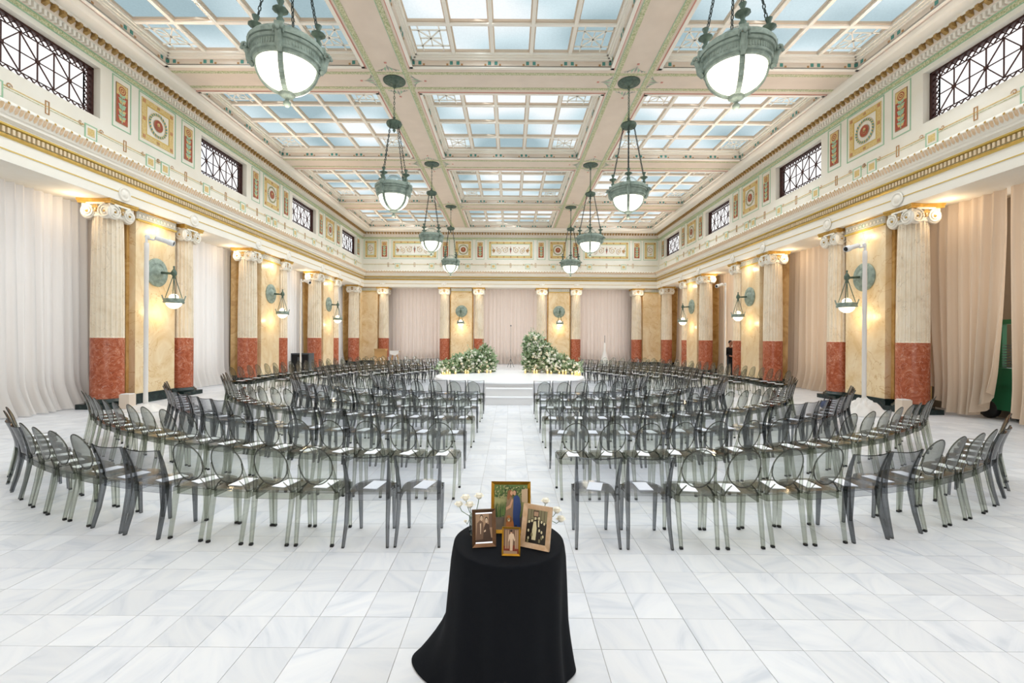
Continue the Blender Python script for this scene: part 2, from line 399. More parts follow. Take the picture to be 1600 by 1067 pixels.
mb = MB(); mb.T = side_T('back')
mb.box(-W, W, -.35, 0, 6.9, 10.9, 'cream')
walls['back'] = mb.build('wall_back', kind='structure')
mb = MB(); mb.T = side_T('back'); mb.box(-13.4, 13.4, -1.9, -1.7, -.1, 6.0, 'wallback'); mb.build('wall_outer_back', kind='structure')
mb = MB(); mb.box(-13.4, 13.4, YB-.3, YB, -.1, 11, 'cream2'); mb.build('wall_front', kind='structure')

# mouldings swept round the room
def loop(mb, prof, mat, mats=None):
    prev = None
    for i, (d, z) in enumerate(prof):
        ring = [(-(W-d), YB, z), (-(W-d), YE-d, z), (W-d, YE-d, z), (W-d, YB, z)]
        if prev: 
            vs = prev+ring
            mb.add(vs, [(k, k+1, 4+k+1, 4+k) for k in range(3)], mats[i-1] if mats else mat)
        prev = ring
t1 = MB()   # lower entablature
loop(t1, [(-.05,7.08),(.50,7.08),(.52,7.02),(.50,6.96),(.42,6.82),(.38,6.80),(.38,6.74),(.28,6.70),(.30,6.66),(.30,6.62)], 'white', ['cream','white','white','white','white','white','white','white','goldline'])
loop(t1, [(.30,6.62),(.24,6.60),(.24,6.45),(.30,6.43),(.30,6.39),(.25,6.36),(.25,6.12)], 'white', ['goldline','sage','goldline','gold','goldline','white'])
loop(t1, [(.25,6.12),(.265,6.115),(.265,6.085),(.25,6.08),(.25,5.85),(-.25,5.85),(-2.1,5.85)], 'white', ['white','goldline','white','white','cream','cream'])
tr1 = t1.build('trim_1', kind='structure')
t2 = MB()   # upper cornice
loop(t2, [(0,9.52),(.04,9.53),(.06,9.63),(.10,9.64),(.10,9.78),(.22,9.80),(.26,9.96),(.32,9.98),(.36,10.03),(.66,10.07),(.72,10.12),(.75,10.2),(.75,10.25)], 'white',
     ['green','greenband','green','cream2','white','cream2','gold2','white','white','white','white','white'])
tr2 = t2.build('trim_2', kind='structure')
def run(side):
    return (9.0, YE-.3) if side != 'back' else (-W+.3, W-.3)
for side in ('left', 'right', 'back'):
    a, b = run(side)
    mb = MB(); mb.T = side_T(side); s = a
    while s < b:         # lower: small gold-green dentils with cream gaps
        mb.box(s, s+.055, .24, .292, 6.465, 6.585, 'buff'); s += .105
    mb.build('dentil_course', tr1, kind='stuff')
    mb = MB(); mb.T = side_T(side); s = a; k = 0
    while s < b:         # leaf moulding along the projecting lip
        mb.add([(s,.512,6.99),(s+.045,.54,7.0),(s+.09,.512,6.99),(s+.08,.47,6.89),(s+.045,.45,6.85),(s+.01,.47,6.89)], [(0,1,5),(1,2,3),(1,3,4),(1,4,5)], 'peachleaf')
        if k % 2: mb.add([(s+.02,.535,7.0),(s+.08,.535,7.0),(s+.065,.54,7.05),(s+.045,.555,7.03),(s+.025,.54,7.05)], [(0,1,3),(1,2,3),(0,3,4)], 'gold')
        s += .1; k += 1
    mb.build('leaf_moulding', tr1, kind='stuff')
    mb = MB(); mb.T = side_T(side); s = a
    while s < b:         # upper: gilded brackets and fine dentils
        mb.add([(s,.24,9.84),(s+.1,.24,9.84),(s+.1,.24,9.97),(s,.24,9.97),(s+.01,.36,9.90),(s+.09,.36,9.90),(s+.09,.36,9.98),(s+.01,.36,9.98)],
               [(0,1,5,4),(1,2,6,5),(2,3,7,6),(3,0,4,7),(4,5,6,7)], 'gold2')
        s += .21
    mb.build('gilded_bracket_course', tr2, kind='stuff')
    mb = MB(); mb.T = side_T(side); s = a
    while s < b:
        mb.box(s, s+.06, .10, .2, 9.66, 9.79, 'white'); s += .12
    mb.build('dentil_course', tr2, kind='stuff')
    mb = MB(); mb.T = side_T(side)
    cs = COLY if side != 'back' else [-9.66,-5.0,-2.39,2.39,5.0,9.66]
for side in ('left', 'right', 'back'):
    cs = COLY if side != 'back' else [-9.66,-5.0,-2.39,2.39,5.0,9.66]
    Tm = side_T(side)
    for c in cs:
        mb = MB()
        ax = 'y' if side == 'back' else 'x'; sg = {'left': 1, 'right': -1, 'back': -1}[side]
        mb.lathe([(.2,-.02),(.2,sg*.03),(.17,sg*.05),(.15,sg*.025),(.11,sg*.03),(.09,sg*.05),(.001,sg*.06)] if True else [], 'white', (0,0,0), 20, axis=ax)
        p = Tm(c, .25, 6.08); mb.build('roundel', tr1, p)

# painted decoration of the frieze: thin raised pieces on the wall face
def frame(mb, s0, s1, z0, z1, w, d, mat):
    mb.box(s0, s1, -.01, d, z0, z0+w, mat); mb.box(s0, s1, -.01, d, z1-w, z1, mat)
    mb.box(s0, s0+w, -.01, d, z0+w, z1-w, mat); mb.box(s1-w, s1, -.01, d, z0+w, z1-w, mat)
def ringp(mb, s, z, r0, r1, d, mat, n=24):
    vs = []; 
    for k in range(n):
        th = 2*pi*k/n; vs += [(s+r0*cos(th), d, z+r0*sin(th)), (s+r1*cos(th), d, z+r1*sin(th))]
    mb.add(vs, [(2*k, 2*k+1, (2*k+3) % (2*n), (2*k+2) % (2*n)) for k in range(n)], mat)
def leafp(mb, s, z, l, w, ang, d, mat):
    ca, sa = cos(ang), sin(ang); q = [(0,0),(l*.45,w),(l,0),(l*.45,-w)]
    mb.add([(s+a*ca-b*sa, d, z+a*sa+b*ca) for a, b in q], [(0,1,2,3)], mat)
def scroll(mb, s, z, r, turns, d, mat, flip=1, w=.022, a0=0):
    pts = []
    n = int(14*turns)
    for k in range(n+1):
        th = a0+flip*2*pi*turns*k/n; rr = r*(1-.85*k/n); pts.append((s+rr*cos(th), d, z+rr*sin(th)))
    for p, q in zip(pts, pts[1:]):
        dx, dz = q[0]-p[0], q[2]-p[2]; L = sqrt(dx*dx+dz*dz)+1e-6; nx, nz = -dz/L*w/2, dx/L*w/2
        mb.add([(p[0]+nx,d,p[2]+nz),(q[0]+nx,d,q[2]+nz),(q[0]-nx,d,q[2]-nz),(p[0]-nx,d,p[2]-nz)], [(0,1,2,3)], mat)
def medallion(side, s, size):
    mb = MB(); mb.T = side_T(side); h = size/2; z = 8.74; zz = .76
    frame(mb, s-h, s+h, z-zz, z+zz, .03, .012, 'green')
    frame(mb, s-h+.11, s+h-.11, z-zz+.13, z+zz-.13, .17, .012, 'ochre')
    frame(mb, s-h+.28, s+h-.28, z-zz+.29, z+zz-.29, .03, .016, 'goldline')
    for a in (-1, 1):
        for b in (-1, 0, 1):
            mb.box(s+a*(h-.2)-.05, s+a*(h-.2)+.05, 0, .02, z+b*(zz-.22)-.05, z+b*(zz-.22)+.05, 'rust')
            mb.box(s+b*(h-.2)-.05, s+b*(h-.2)+.05, 0, .018, z+a*(zz-.21)-.04, z+a*(zz-.21)+.04, 'tan')
    ringp(mb, s, z, .30, .385, .014, 'ochre')
    for k in range(22):
        th = 2*pi*k/22; leafp(mb, s+.3*cos(th), z+.3*sin(th), .11, .03, th+.7, .018, 'teal')
    ringp(mb, s, z, .001, .19, .018, 'red'); ringp(mb, s, z, .17, .19, .022, 'tan'); 
    ringp(mb, s, z+.04, .001, .06, .024, 'ochre', 10); scroll(mb, s, z-.05, .09, 1.2, .024, 'tan')
    mb.build('medallion_panel', walls[side])
def redpanel(side, s):
    mb = MB(); mb.T = side_T(side); z0, z1 = 8.0, 9.48
    frame(mb, s-.32, s+.32, z0, z1, .028, .012, 'green')
    mb.box(s-.2, s+.2, -.01, .012, z0+.17, z1-.17, 'red'); frame(mb, s-.2, s+.2, z0+.17, z1-.17, .015, .016, 'tan')
    mb.box(s-.185, s+.185, 0, .016, z1-.5, z1-.19, 'ochre')
    ringp(mb, s, z1-.35, .09, .12, .02, 'red', 16); ringp(mb, s, z1-.35, .03, .06, .02, 'red', 10)
    for k in range(9):
        zz = z0+.25+k*.085; 
        for a in (-1, 1): leafp(mb, s, zz, .15, .045, pi/2-a*(.9+.3*(k % 2)), .018, 'green' if k % 3 else 'ochre')
    mb.box(s-.012, s+.012, 0, .02, z0+.2, z1-.5, 'green')
    mb.build('arabesque_panel', walls[side])
def keyband(side, squares, ticks, a, b):
    mb = MB(); mb.T = side_T(side)
    mb.box(a, b, -.01, .008, 7.60, 7.625, 'ochre'); mb.box(a, b, -.01, .008, 7.55, 7.565, 'greenband')
    for s in ticks: frame(mb, s-.05, s+.05, 7.42, 7.74, .018, .016, 'tan')
    for s in squares:
        mb.box(s-.16, s+.16, -.01, .012, 7.32, 7.66, 'cream'); frame(mb, s-.18, s+.18, 7.30, 7.68, .03, .018, 'green')
        mb.box(s-.10, s+.10, -.01, .018, 7.39, 7.59, 'ochre')
        for q in (-1, 1): scroll(mb, s+q*.3, 7.64, .07, 1.1, .014, 'tan', q)
    mb.build('stencil_band', walls[side])
for side in ('left', 'right'):
    for c in PC[1:]:
        medallion(side, c, 1.52); redpanel(side, c-1.36); redpanel(side, c+1.36)
    redpanel(side, 33.75)
    keyband(side, [c+q for c in PC[1:] for q in (-.3,.3)]+[w+q for w in WC[1:4]+[31.97] for q in (-1.15,1.15)], [c+q for c in PC[1:] for q in (-1.25,1.25)]+WC[1:4], 9, 34.5)
def widepanel(s, w):
    mb = MB(); mb.T = side_T('back'); h = w/2; z = 8.74
    frame(mb, s-h, s+h, z-.72, z+.72, .03, .012, 'green'); frame(mb, s-h+.1, s+h-.1, z-.62, z+.62, .17, .012, 'ochre')
    frame(mb, s-h+.27, s+h-.27, z-.45, z+.45, .025, .018, 'green')
    n = 7 if w > 2 else 2
    for k in range(n):
        q = s-h+.2+(w-.4)*k/(n-1)
        for a in (-1, 1): mb.box(q-.05, q+.05, 0, .018, z+a*.53-.05, z+a*.53+.05, 'tan')
    if w > 2:
        for a in (-1, 1):
            scroll(mb, s+a*.42, z-.02, .24, 1.6, .02, 'tan', a, .03, pi/2); scroll(mb, s+a*.92, z-.08, .22, 1.6, .02, 'tan', -a, .03, -pi/2)
            # winged griffin silhouette
            mb.add([(s+a*x, .02, z+y) for x, y in [(1.25,-.25),(1.15,0),(1.28,.05),(1.42,.3),(1.34,.02),(1.45,-.02),(1.36,-.1),(1.33,-.28),(1.28,-.12)]], [tuple(range(9))], 'tan')
            for k in range(5): leafp(mb, s+a*(.3+.2*k), z+.1*(-1)**k, .16, .04, pi/2+a*.8*(-1)**k, .022, 'ochre' if k % 2 else 'tan')
        leafp(mb, s, z-.3, .6, .06, pi/2, .02, 'red'); ringp(mb, s, z+.05, .05, .08, .024, 'teal', 12)
    else: scroll(mb, s, z+.05, .25, 1.6, .02, 'tan', 1, .035, pi/2); leafp(mb, s-.1, z-.35, .3, .05, .5, .02, 'ochre')
    mb.build('scroll_panel', walls['back'])
for s in (0, -7.3, 7.3): widepanel(s, 3.5)
for s in (-10.62, 10.62): widepanel(s, 1.06)
for s in (-3.6, 3.6): medallion('back', s, 1.4)
for s in (-9.6,-4.95,-2.32,2.32,4.95,9.6): redpanel('back', s)
keyband('back', [a*3.65+q for a in (-1,1) for q in (-.4,.4)]+[c+q for c in (-7.3,0,7.3) for q in (-1.3,1.3)], [-9.3,-5.3,-1.9,0,1.9,5.3,9.3,-7.3,7.3], -11.2, 11.2)

# clerestory windows
wi = 0
for side in ('left', 'right'):
    for ci, c in enumerate(WC[1:4]+[31.97]):
        wi += 1
        e = struct_empty('window_%d' % wi)
        mb = MB(); mb.T = side_T(side)
        for k in range(3):
            a = c-1.43+k*2.86/3
            mb2 = MB(); mb2.T = side_T(side); mb2.box(a+.004, a+2.86/3-.004, -.335, -.325, 8.0, 9.38, 'winpane'); mb2.build('pane', e)
        frame2 = MB(); frame2.T = side_T(side)
        for (a, b, z0, z1) in ((c-1.43,c+1.43,8.0,8.05),(c-1.43,c+1.43,9.33,9.38),(c-1.43,c-1.37,8.0,9.38),(c+1.37,c+1.43,8.0,9.38)):
            frame2.box(a, b, -.32, -.18, z0, z1, 'brownmetal')
        frame2.build('window_frame', e)
        gm = MB(); gm.T = side_T(side); s0, s1, z0, z1 = c-1.37, c+1.37, 8.05, 9.33; q = .17; dd = -.24
        def gb(a, b, z, y, w=.018): gm.bar((a, dd, z), (b, dd, y), w, .03, 'brownmetal', (0,1,0))
        for z in (z0+q, z1-q): gb(s0, s1, z, z)
        for s in (s0+q, s1-q): gb(s, s, z0, z1)
        nn = 16; st = (s1-s0)/nn
        for k in range(nn):
            for za, zb in ((z0, z0+q), (z1-q, z1)):
                gb(s0+k*st, s0+(k+1)*st, za, zb, .016); gb(s0+k*st, s0+(k+1)*st, zb, za, .016)
        nz = 6; sz = (z1-z0-2*q)/nz
        for k in range(nz):
            for sa, sb in ((s0, s0+q), (s1-q, s1)):
                gb(sa, sb, z0+q+k*sz, z0+q+(k+1)*sz, .016); gb(sb, sa, z0+q+k*sz, z0+q+(k+1)*sz, .016)
        ia, ib, ja, jb = s0+q, s1-q, z0+q, z1-q; nx = 6; dx = (ib-ia)/nx; zm = (ja+jb)/2
        gb(ia, ib, zm, zm)
        for k in range(nx+1):
            x = ia+k*dx; gb(x, x, ja, jb)
            if k < nx:
                if k % 2 == 0: gb(x, x+dx, ja, zm); gb(x, x+dx, jb, zm)
                else: gb(x, x+dx, zm, ja); gb(x, x+dx, zm, jb)
            if k % 2: gm.box(x-.04, x+.04, dd-.02, dd+.03, zm-.04, zm+.04, 'brownmetal')
        gm.build('grille', e)

# ------------------------------------------------------------------ ceiling: coffers with laylights
ZC = 10.25
xs = [-10.42,-4.56,-3.0,3.0,4.56,10.42]
ys = [YB]; op = []
ycs = [(WC[0]-2.69, WC[0]+2.69)]+[(c-2.69, c+2.69) for c in WC[1:4]]+[(29.24, 33.8)]
ce = MB()
xo = [(-10.42,-4.56), (-3.0,3.0), (4.56,10.42)]
def cx(x0, x1, y0, y1, mat='cream2'): ce.box(x0, x1, y0, y1, ZC, ZC+.5, mat)
cur = YB
for (a, b) in ycs:
    cx(-11.35, 11.35, cur, a); cx(-11.35, -10.42, a, b); cx(-4.56, -3.0, a, b); cx(3.0, 4.56, a, b); cx(10.42, 11.35, a, b); cur = b
cx(-11.35, 11.35, cur, 35.0)
ce.box(-13.4, 13.4, YB, 36.4, 11.0, 11.2, 'cream2')
ceil = ce.build('ceiling', kind='structure')
# stencilled bands, one part per beam
for bx in (-3.78, 3.78):
    mb = MB()
    for a in (-1, 1):
        mb.box(bx+a*.5-.07, bx+a*.5+.07, YB, 33.8, ZC-.012, ZC+.01, 'greenband')
        mb.box(bx+a*.5-.075-.008, bx+a*.5-.075+.008, YB, 33.8, ZC-.016, ZC+.01, 'green')
    mb.build('stencilled_beam_band', ceil)
for by in PC:
    mb = MB()
    for a in (-1, 1):
        mb.box(-10.55, 10.55, by+a*.42-.06, by+a*.42+.06, ZC-.010, ZC+.01, 'greenband')
    mb.build('stencilled_beam_band', ceil)
    for bx in (-3.78, 3.78):
        mb = MB()
        for ax, ay in ((1,0),(-1,0),(0,1),(0,-1)):
            o_ = .58 if ax else .52
            def P(u, v): return (bx+ax*(o_+u)+ay*v, by+ay*(o_+u)+ax*v)
            for k, (u, v, l) in enumerate([(0,-.22,.16),(0,-.1,.26),(0,.0,.36),(0,.1,.26),(0,.22,.16),(.02,-.3,.08),(.02,.3,.08)]):
                p = P(u, v); q = P(u+l, v*.5); r1 = P(u+l*.5, v+.035); r2 = P(u+l*.5, v-.035)
                mb.add([(p[0],p[1],ZC-.008),(r1[0],r1[1],ZC-.008),(q[0],q[1],ZC-.008),(r2[0],r2[1],ZC-.008)], [(0,1,2,3)], 'green' if k % 2 else 'greyline')
            p = P(.44, 0); mb.box(p[0]-.035, p[0]+.035, p[1]-.035, p[1]+.035, ZC-.01, ZC, 'pink')
        mb.build('stencilled_flourish', ceil)
def starpane(e, x0, x1, y0, y1, z):
    mb = MB(); cxm, cym = (x0+x1)/2, (y0+y1)/2; q = .2*(x1-x0); q2 = .2*(y1-y0)
    def b(a, c, w=.035): mb.bar((a[0],a[1],z-.03), (c[0],c[1],z-.03), w, .03, 'white')
    b((x0,y0+q2),(x1,y0+q2)); b((x0,y1-q2),(x1,y1-q2)); b((x0+q,y0),(x0+q,y1)); b((x1-q,y0),(x1-q,y1))
    b((x0+q,y0+q2),(x1-q,y1-q2)); b((x0+q,y1-q2),(x1-q,y0+q2)); b((cxm,y0+q2),(cxm,y1-q2)); b((x0+q,cym),(x1-q,cym))
    mb.build('star_grille', e)
for (ya, yb) in ycs:
    for (xa, xb) in xo:
        wi += 1; e = struct_empty('window_%d' % wi)
        mb = MB(); h = ZC+.34
        # stepped coffer mouldings
        for (ins, z0, z1, mt) in ((-.02, ZC-.03, ZC+.02, 'white'), (.0, ZC+.17, ZC+.24, 'white'), (.05, ZC+.22, ZC+.30, 'cream'), (.10, ZC+.28, ZC+.42, 'white')):
            w = .06 if ins >= 0 else .09
            a0, a1, b0, b1 = xa+ins, xb-ins, ya+ins, yb-ins
            if ins < 0: a0 -= .07; a1 += .07; b0 -= .07; b1 += .07
            mb.box(a0-.01, a1+.01, b0-.01, b0+w, z0, z1, mt); mb.box(a0-.01, a1+.01, b1-w, b1+.01, z0, z1, mt)
            mb.box(a0-.01, a0+w, b0, b1, z0, z1, mt); mb.box(a1-w, a1+.01, b0, b1, z0, z1, mt)
        mb.build('coffer_moulding', e)
        mb = MB(); q = .13; w = .03
        for (a, b, c, d_) in ((xa-q,xb+q,ya-q,ya-q+w),(xa-q,xb+q,yb+q-w,yb+q),(xa-q,xa-q+w,ya-q,yb+q),(xb+q-w,xb+q,ya-q,yb+q)): mb.box(a, b, c, d_, ZC-.012, ZC, 'pink')
        for k in range(6):
            x = xa+(xb-xa)*(k+.5)/6 if False else xa+.12+(xb-xa-.24)*k/5
            for dx in (-.1, .1):
                for yy, s in ((ya, 1), (yb, -1)):
                    y_ = yy+s*.012; lo, hi = sorted((yy, y_)); mb.box(x+dx-.045, x+dx+.045, lo, hi, ZC+.05, ZC+.15, 'teal')
                    mb.box(x+dx*2.2-.03, x+dx*2.2+.03, lo, hi, ZC+.03, ZC+.08, 'tan')
        for k in range(5):
            y = ya+.12+(yb-ya-.24)*k/4
            for dy in (-.1, .1):
                for xx, s in ((xa, 1), (xb, -1)):
                    lo, hi = sorted((xx, xx+s*.012)); mb.box(lo, hi, y+dy-.045, y+dy+.045, ZC+.05, ZC+.15, 'teal')
                    mb.box(lo, hi, y+dy*2.2-.03, y+dy*2.2+.03, ZC+.03, ZC+.08, 'tan')
        mb.build('coffer_stencil', e)
        gx0, gx1, gy0, gy1 = xa+.1, xb-.1, ya+.1, yb-.1; dx = (gx1-gx0)/5; dy = (gy1-gy0)/4
        mb = MB()
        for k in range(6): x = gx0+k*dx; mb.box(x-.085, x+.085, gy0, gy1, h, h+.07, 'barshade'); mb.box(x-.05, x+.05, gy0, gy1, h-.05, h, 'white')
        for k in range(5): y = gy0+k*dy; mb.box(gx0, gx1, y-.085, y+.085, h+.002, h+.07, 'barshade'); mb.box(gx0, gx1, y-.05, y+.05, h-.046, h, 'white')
        mb.build('glazing_bars', e)
        p0 = None
        for i in range(5):
            for j in range(4):
                x0, y0 = gx0+i*dx, gy0+j*dy
                if p0 is None:
                    pm = MB(); pm.box(.03, dx-.03, .03, dy-.03, 0, .02, 'pane'); p0 = pm.build('pane', e, (x0, y0, h+.07))
                else: copy_obj(p0, e, (x0, y0, h+.07))
                if i in (0, 4) and j in (0, 3): starpane(e, x0+.085, x0+dx-.085, y0+.085, y0+dy-.085, h+.05)

# ------------------------------------------------------------------ piers
def pier(side, s, half, nm='marble_pier'):
    mb = MB(); mb.T = side_T(side)
    f = .07   # face distance in front of upper wall plane
    mb.box(s-half, s+half, -1.2, f, .3, 5.85, 'siena')
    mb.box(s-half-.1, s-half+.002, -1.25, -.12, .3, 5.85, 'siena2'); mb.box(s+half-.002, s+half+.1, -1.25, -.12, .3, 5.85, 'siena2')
    o = mb.build(nm, walls[side])
    b = MB(); b.T = side_T(side); b.box(s-half-.08, s+half+.08, -1.25, f+.05, 0, .24, 'darkmarble'); b.box(s-half-.04, s+half+.04, -1.25, f+.03, .24, .3, 'darkmarble')
    b.build('plinth', o)
    k = MB(); k.T = side_T(side); z0, z1 = 5.56, 5.80
    k.box(s-half, s+half, f, f+.03, z0, z1, 'cream'); 
    def fr(a, c, e0, e1, w, mt):
        k.box(a, c, f, f+.036, e0, e0+w, mt); k.box(a, c, f, f+.036, e1-w, e1, mt); k.box(a, a+w, f, f+.036, e0, e1, mt); k.box(c-w, c, f, f+.036, e0, e1, mt)
    fr(s-half+.02, s+half-.02, z0+.02, z1-.02, .014, 'greyline'); k.box(s-half, s+half, f, f+.06, z0-.05, z0, 'goldline'); k.box(s-half, s+half, f, f+.06, z1, z1+.04, 'gold')
    n = int(half*2/.14)
    for i in range(n):
        a = s-half+.06+i*.14
        mt = 'teal' if abs(i-n/2) < 1.5 else 'greyline'
        fr(a, a+.11, z0+.06, z1-.06, .013, mt)
    k.build('frieze_panel', o)
for side in ('left', 'right'):
    for c in PIERY: pier(side, c, .8)
for s in (-3.7, 3.7): pier('back', s, .8)
for s in (-10.75, 10.75): pier('back', s, .68)
for side in ('left', 'right'): pier(side, 34.6, .6)

# ------------------------------------------------------------------ columns
def make_column():
    root = thing('marble_column', '', 'column'); root['kind'] = 'thing'
    b = MB(); b.prism([(-.47,-.47),(.47,-.47),(.47,.47),(-.47,.47)], 0, .14, 'darkmarble')
    b.lathe([(.47,.14),(.485,.17),(.47,.21),(.43,.22),(.42,.25),(.40,.27),(.385,.275)], 'darkmarble', n=28); b.build('base', root)
    m = MB(); m.lathe([(.385,.27),(.385,1.96),(.38,1.985)], 'redmarble', n=32); m.build('lower_shaft', root)
    f = MB(); nf = 20; rings = []
    for z, r in ((1.98,.38),(2.02,.38),(3.8,.37),(5.3,.345),(5.42,.345)):
        ring = []
        for k in range(nf):
            for t, dd in ((0,0),(.22,0),(.34,.034),(.61,.048),(.88,.034)):
                th = 2*pi*(k+t)/nf; d = dd if 1.99 < z < 5.4 else 0
                ring.append(((r-d)*cos(th), (r-d)*sin(th), z))
        rings.append(ring)
    n = nf*5; vs = [p for q in rings for p in q]
    f.add(vs, [(i*n+k, i*n+(k+1) % n, (i+1)*n+(k+1) % n, (i+1)*n+k) for i in range(4) for k in range(n)], 'whitemarble', False); f.build('fluted_shaft', root)
    c = MB()
    c.lathe([(.35,5.36),(.38,5.38),(.38,5.42),(.36,5.43),(.42,5.52),(.40,5.56),(.36,5.60)], 'white', n=24)
    # concave abacus
    poly = []
    for q in range(4):
        for t in (-.46,-.3,0,.3,.46):
            d = .46-.07*(1-(t/.46)**2); x, y = t, -d
            for _ in range(q): x, y = -y, x
            poly.append((x, y))
    c.prism(poly, 5.72, 5.78, 'gold'); c.prism([(x*1.04, y*1.04) for x, y in poly], 5.78, 5.845, 'gold')
    c.prism([(x*.86, y*.86) for x, y in poly], 5.60, 5.72, 'white')
    cap = c.build('capital', root)
    v = MB()
    for q in range(4):
        a = q*pi/2; ca, sa = cos(a), sin(a)
        tr = lambda x, y, z, ca=ca, sa=sa: (x*ca-y*sa, x*sa+y*ca, z)
        v.T = tr
        for s in (-1, 1):
            cxv, czv = s*.245, 5.505
            v.lathe([(.001,-.395),(.19,-.395),(.205,-.38),(.205,-.33),(.001,-.31)], 'white', (cxv, 0, czv), 20, axis='y')
            pts = []
            for k in range(34):
                th = pi/2 - s*(-2*pi*2.1*k/33); rr = .19*(1-.87*k/33)
                pts.append((cxv+rr*cos(th), -.408, czv+rr*sin(th)))
            v.tube(pts, .021, 'white', 5)
            v.sphere((cxv, -.41, czv), .032, 'gold', 8, 5)
        v.bar((-.27,-.39,5.715), (.27,-.39,5.715), .05, .05, 'white')
        v.add([(-.07,-.41,5.74),(.07,-.41,5.74),(.045,-.42,5.62),(.06,-.40,5.50),(0,-.43,5.46),(-.06,-.40,5.50),(-.045,-.42,5.62)], [tuple(range(7))], 'gold2')
        for k in (-1, 0, 1):
            v.sphere((k*.09, -.40, 5.56-.02*abs(k)), .035, 'cream2', 6, 5, 1.3)
            v.add([(k*.06-.02,-.42,5.64),(k*.06+.02,-.42,5.64),(k*.08,-.43,5.56)], [(0,1,2)], 'gold')
    v.T = None; v.build('volutes', cap)
    return root
colp = make_column(); first = True
def place_col(x, y, label, g):
    global first
    if first: colp.location = (x, y, 0); colp['label'] = label; colp['group'] = g; first = False
    else: copy_tree(colp, (x, y, 0), 0, label, g)
for s, nm in ((-1, 'left'), (1, 'right')):
    for k, y in enumerate(COLY):
        place_col(s*11.5, y, 'fluted marble column with red lower shaft, %s from the camera along the %s wall' % (ORD[k], nm), 'columns along the side walls')
for k, x in enumerate((-9.66,-5.0,-2.39,2.39,5.0,9.66)):
    place_col(x, 34.8, 'fluted marble column with red lower shaft, %s from the left along the far wall' % ORD[k], 'columns along the far wall')

# ------------------------------------------------------------------ curtains
def curtain(label, pos, span, depth_dir, mat, h=5.85, waves=9, amp=.07, gather=None, lift=.0, flare=.15, seed=0, z0=.02, nx=None):
    """pos: function (s, d) -> (x, y). span along the wall, d>0 into the room"""
    rr = random.Random(seed); a, b = span; nx = nx or int((b-a)/.03); nz = 26
    ph = [rr.uniform(0, 6.28) for _ in range(4)]; vs = []
    for j in range(nz+1):
        t = j/nz; z = h - (h-z0)*t
        for i in range(nx+1):
            u = i/nx; s0 = a+(b-a)*u; s = s0
            if gather:
                gc, gw = gather; k = max(0, (t-.15)/.85)**1.3; s = s0 + (gc+(s0-(a+b)/2)*gw - s0)*k
            fold = sin(u*waves*2*pi+ph[0]+.5*sin(u*7+ph[1])) + .35*sin(u*waves*4.3*pi+ph[2]) + .3*sin(u*waves*1.3*pi+ph[3]+t*1.2)
            d = amp*(.45+.75*t)*fold + flare*max(0, (t-.86)/.14)**1.5*(1+.3*fold)
            zz = z
            if gather and lift: zz = z + lift*(abs(2*u-1)**3)*max(0, t-.5)*2
            elif t == 1: zz = z0 + .01*rr.random()
            x, y = pos(s, d); vs.append((x, y, zz))
    fs = [(j*(nx+1)+i, j*(nx+1)+i+1, (j+1)*(nx+1)+i+1, (j+1)*(nx+1)+i) for j in range(nz) for i in range(nx)]
    mb = MB(); mb.add(vs, fs, mat, True); o = mb.build('curtain'); return tag(o, label, 'curtain')
XC = 12.45
bays = [(16.35, 19.75), (23.3, 26.7), (30.25, 33.3)]
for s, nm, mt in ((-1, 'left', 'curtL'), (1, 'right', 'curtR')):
    f = lambda a, d, s=s: (s*(XC-d), a)
    for k, (a, b) in enumerate(bays):
        g = None
        curtain('%s curtain closing the %s bay beyond the near column of the %s wall' % ('ivory' if s < 0 else 'warm-lit', ORD[k], nm), f, (a-.45, b+.45), s, mt, waves=11+k, seed=10*k+s+3, amp=.10)['group'] = 'curtains between the side columns'
curtain('wide ivory floor-length curtain beside the nearest column of the left wall', lambda a, d: (-(XC-.0-d), a), (10.95, 13.6), -1, 'curtL', waves=11, seed=5, amp=.13, flare=.22)
curtain('ivory curtain at the left edge of the photo, outside the wide ivory one', lambda a, d: (-(XC+.05-d), a), (9.3, 10.9), -1, 'curtL', waves=7, seed=6, amp=.13, flare=.22)
curtain('warm-lit curtain gathered at its foot beside the nearest column of the right wall', lambda a, d: (XC-.1-d, a), (11.28, 13.6), 1, 'curtR', waves=8, seed=8, amp=.13, gather=(12.35, .68), lift=.75, flare=.05, z0=.06)
curtain('warm-lit curtain hanging at the right edge of the photo beyond the dark gap', lambda a, d: (XC-.15-d, a), (9.3, 11.2), 1, 'curtR', waves=6, seed=9, amp=.12, gather=(10.22, .93), lift=.2, flare=.05, z0=.05)
for k, x in enumerate((-7.33, 0, 7.33)):
    nm = ['left of the two flower banks', 'straight behind the round stage', 'right of the two flower banks'][k]
    curtain('blush curtain hung between far wall columns, %s' % nm, lambda a, d: (a, 35.62-d), (x-2.3, x+2.3), 0, 'curtB', waves=15, seed=30+k, amp=.07)
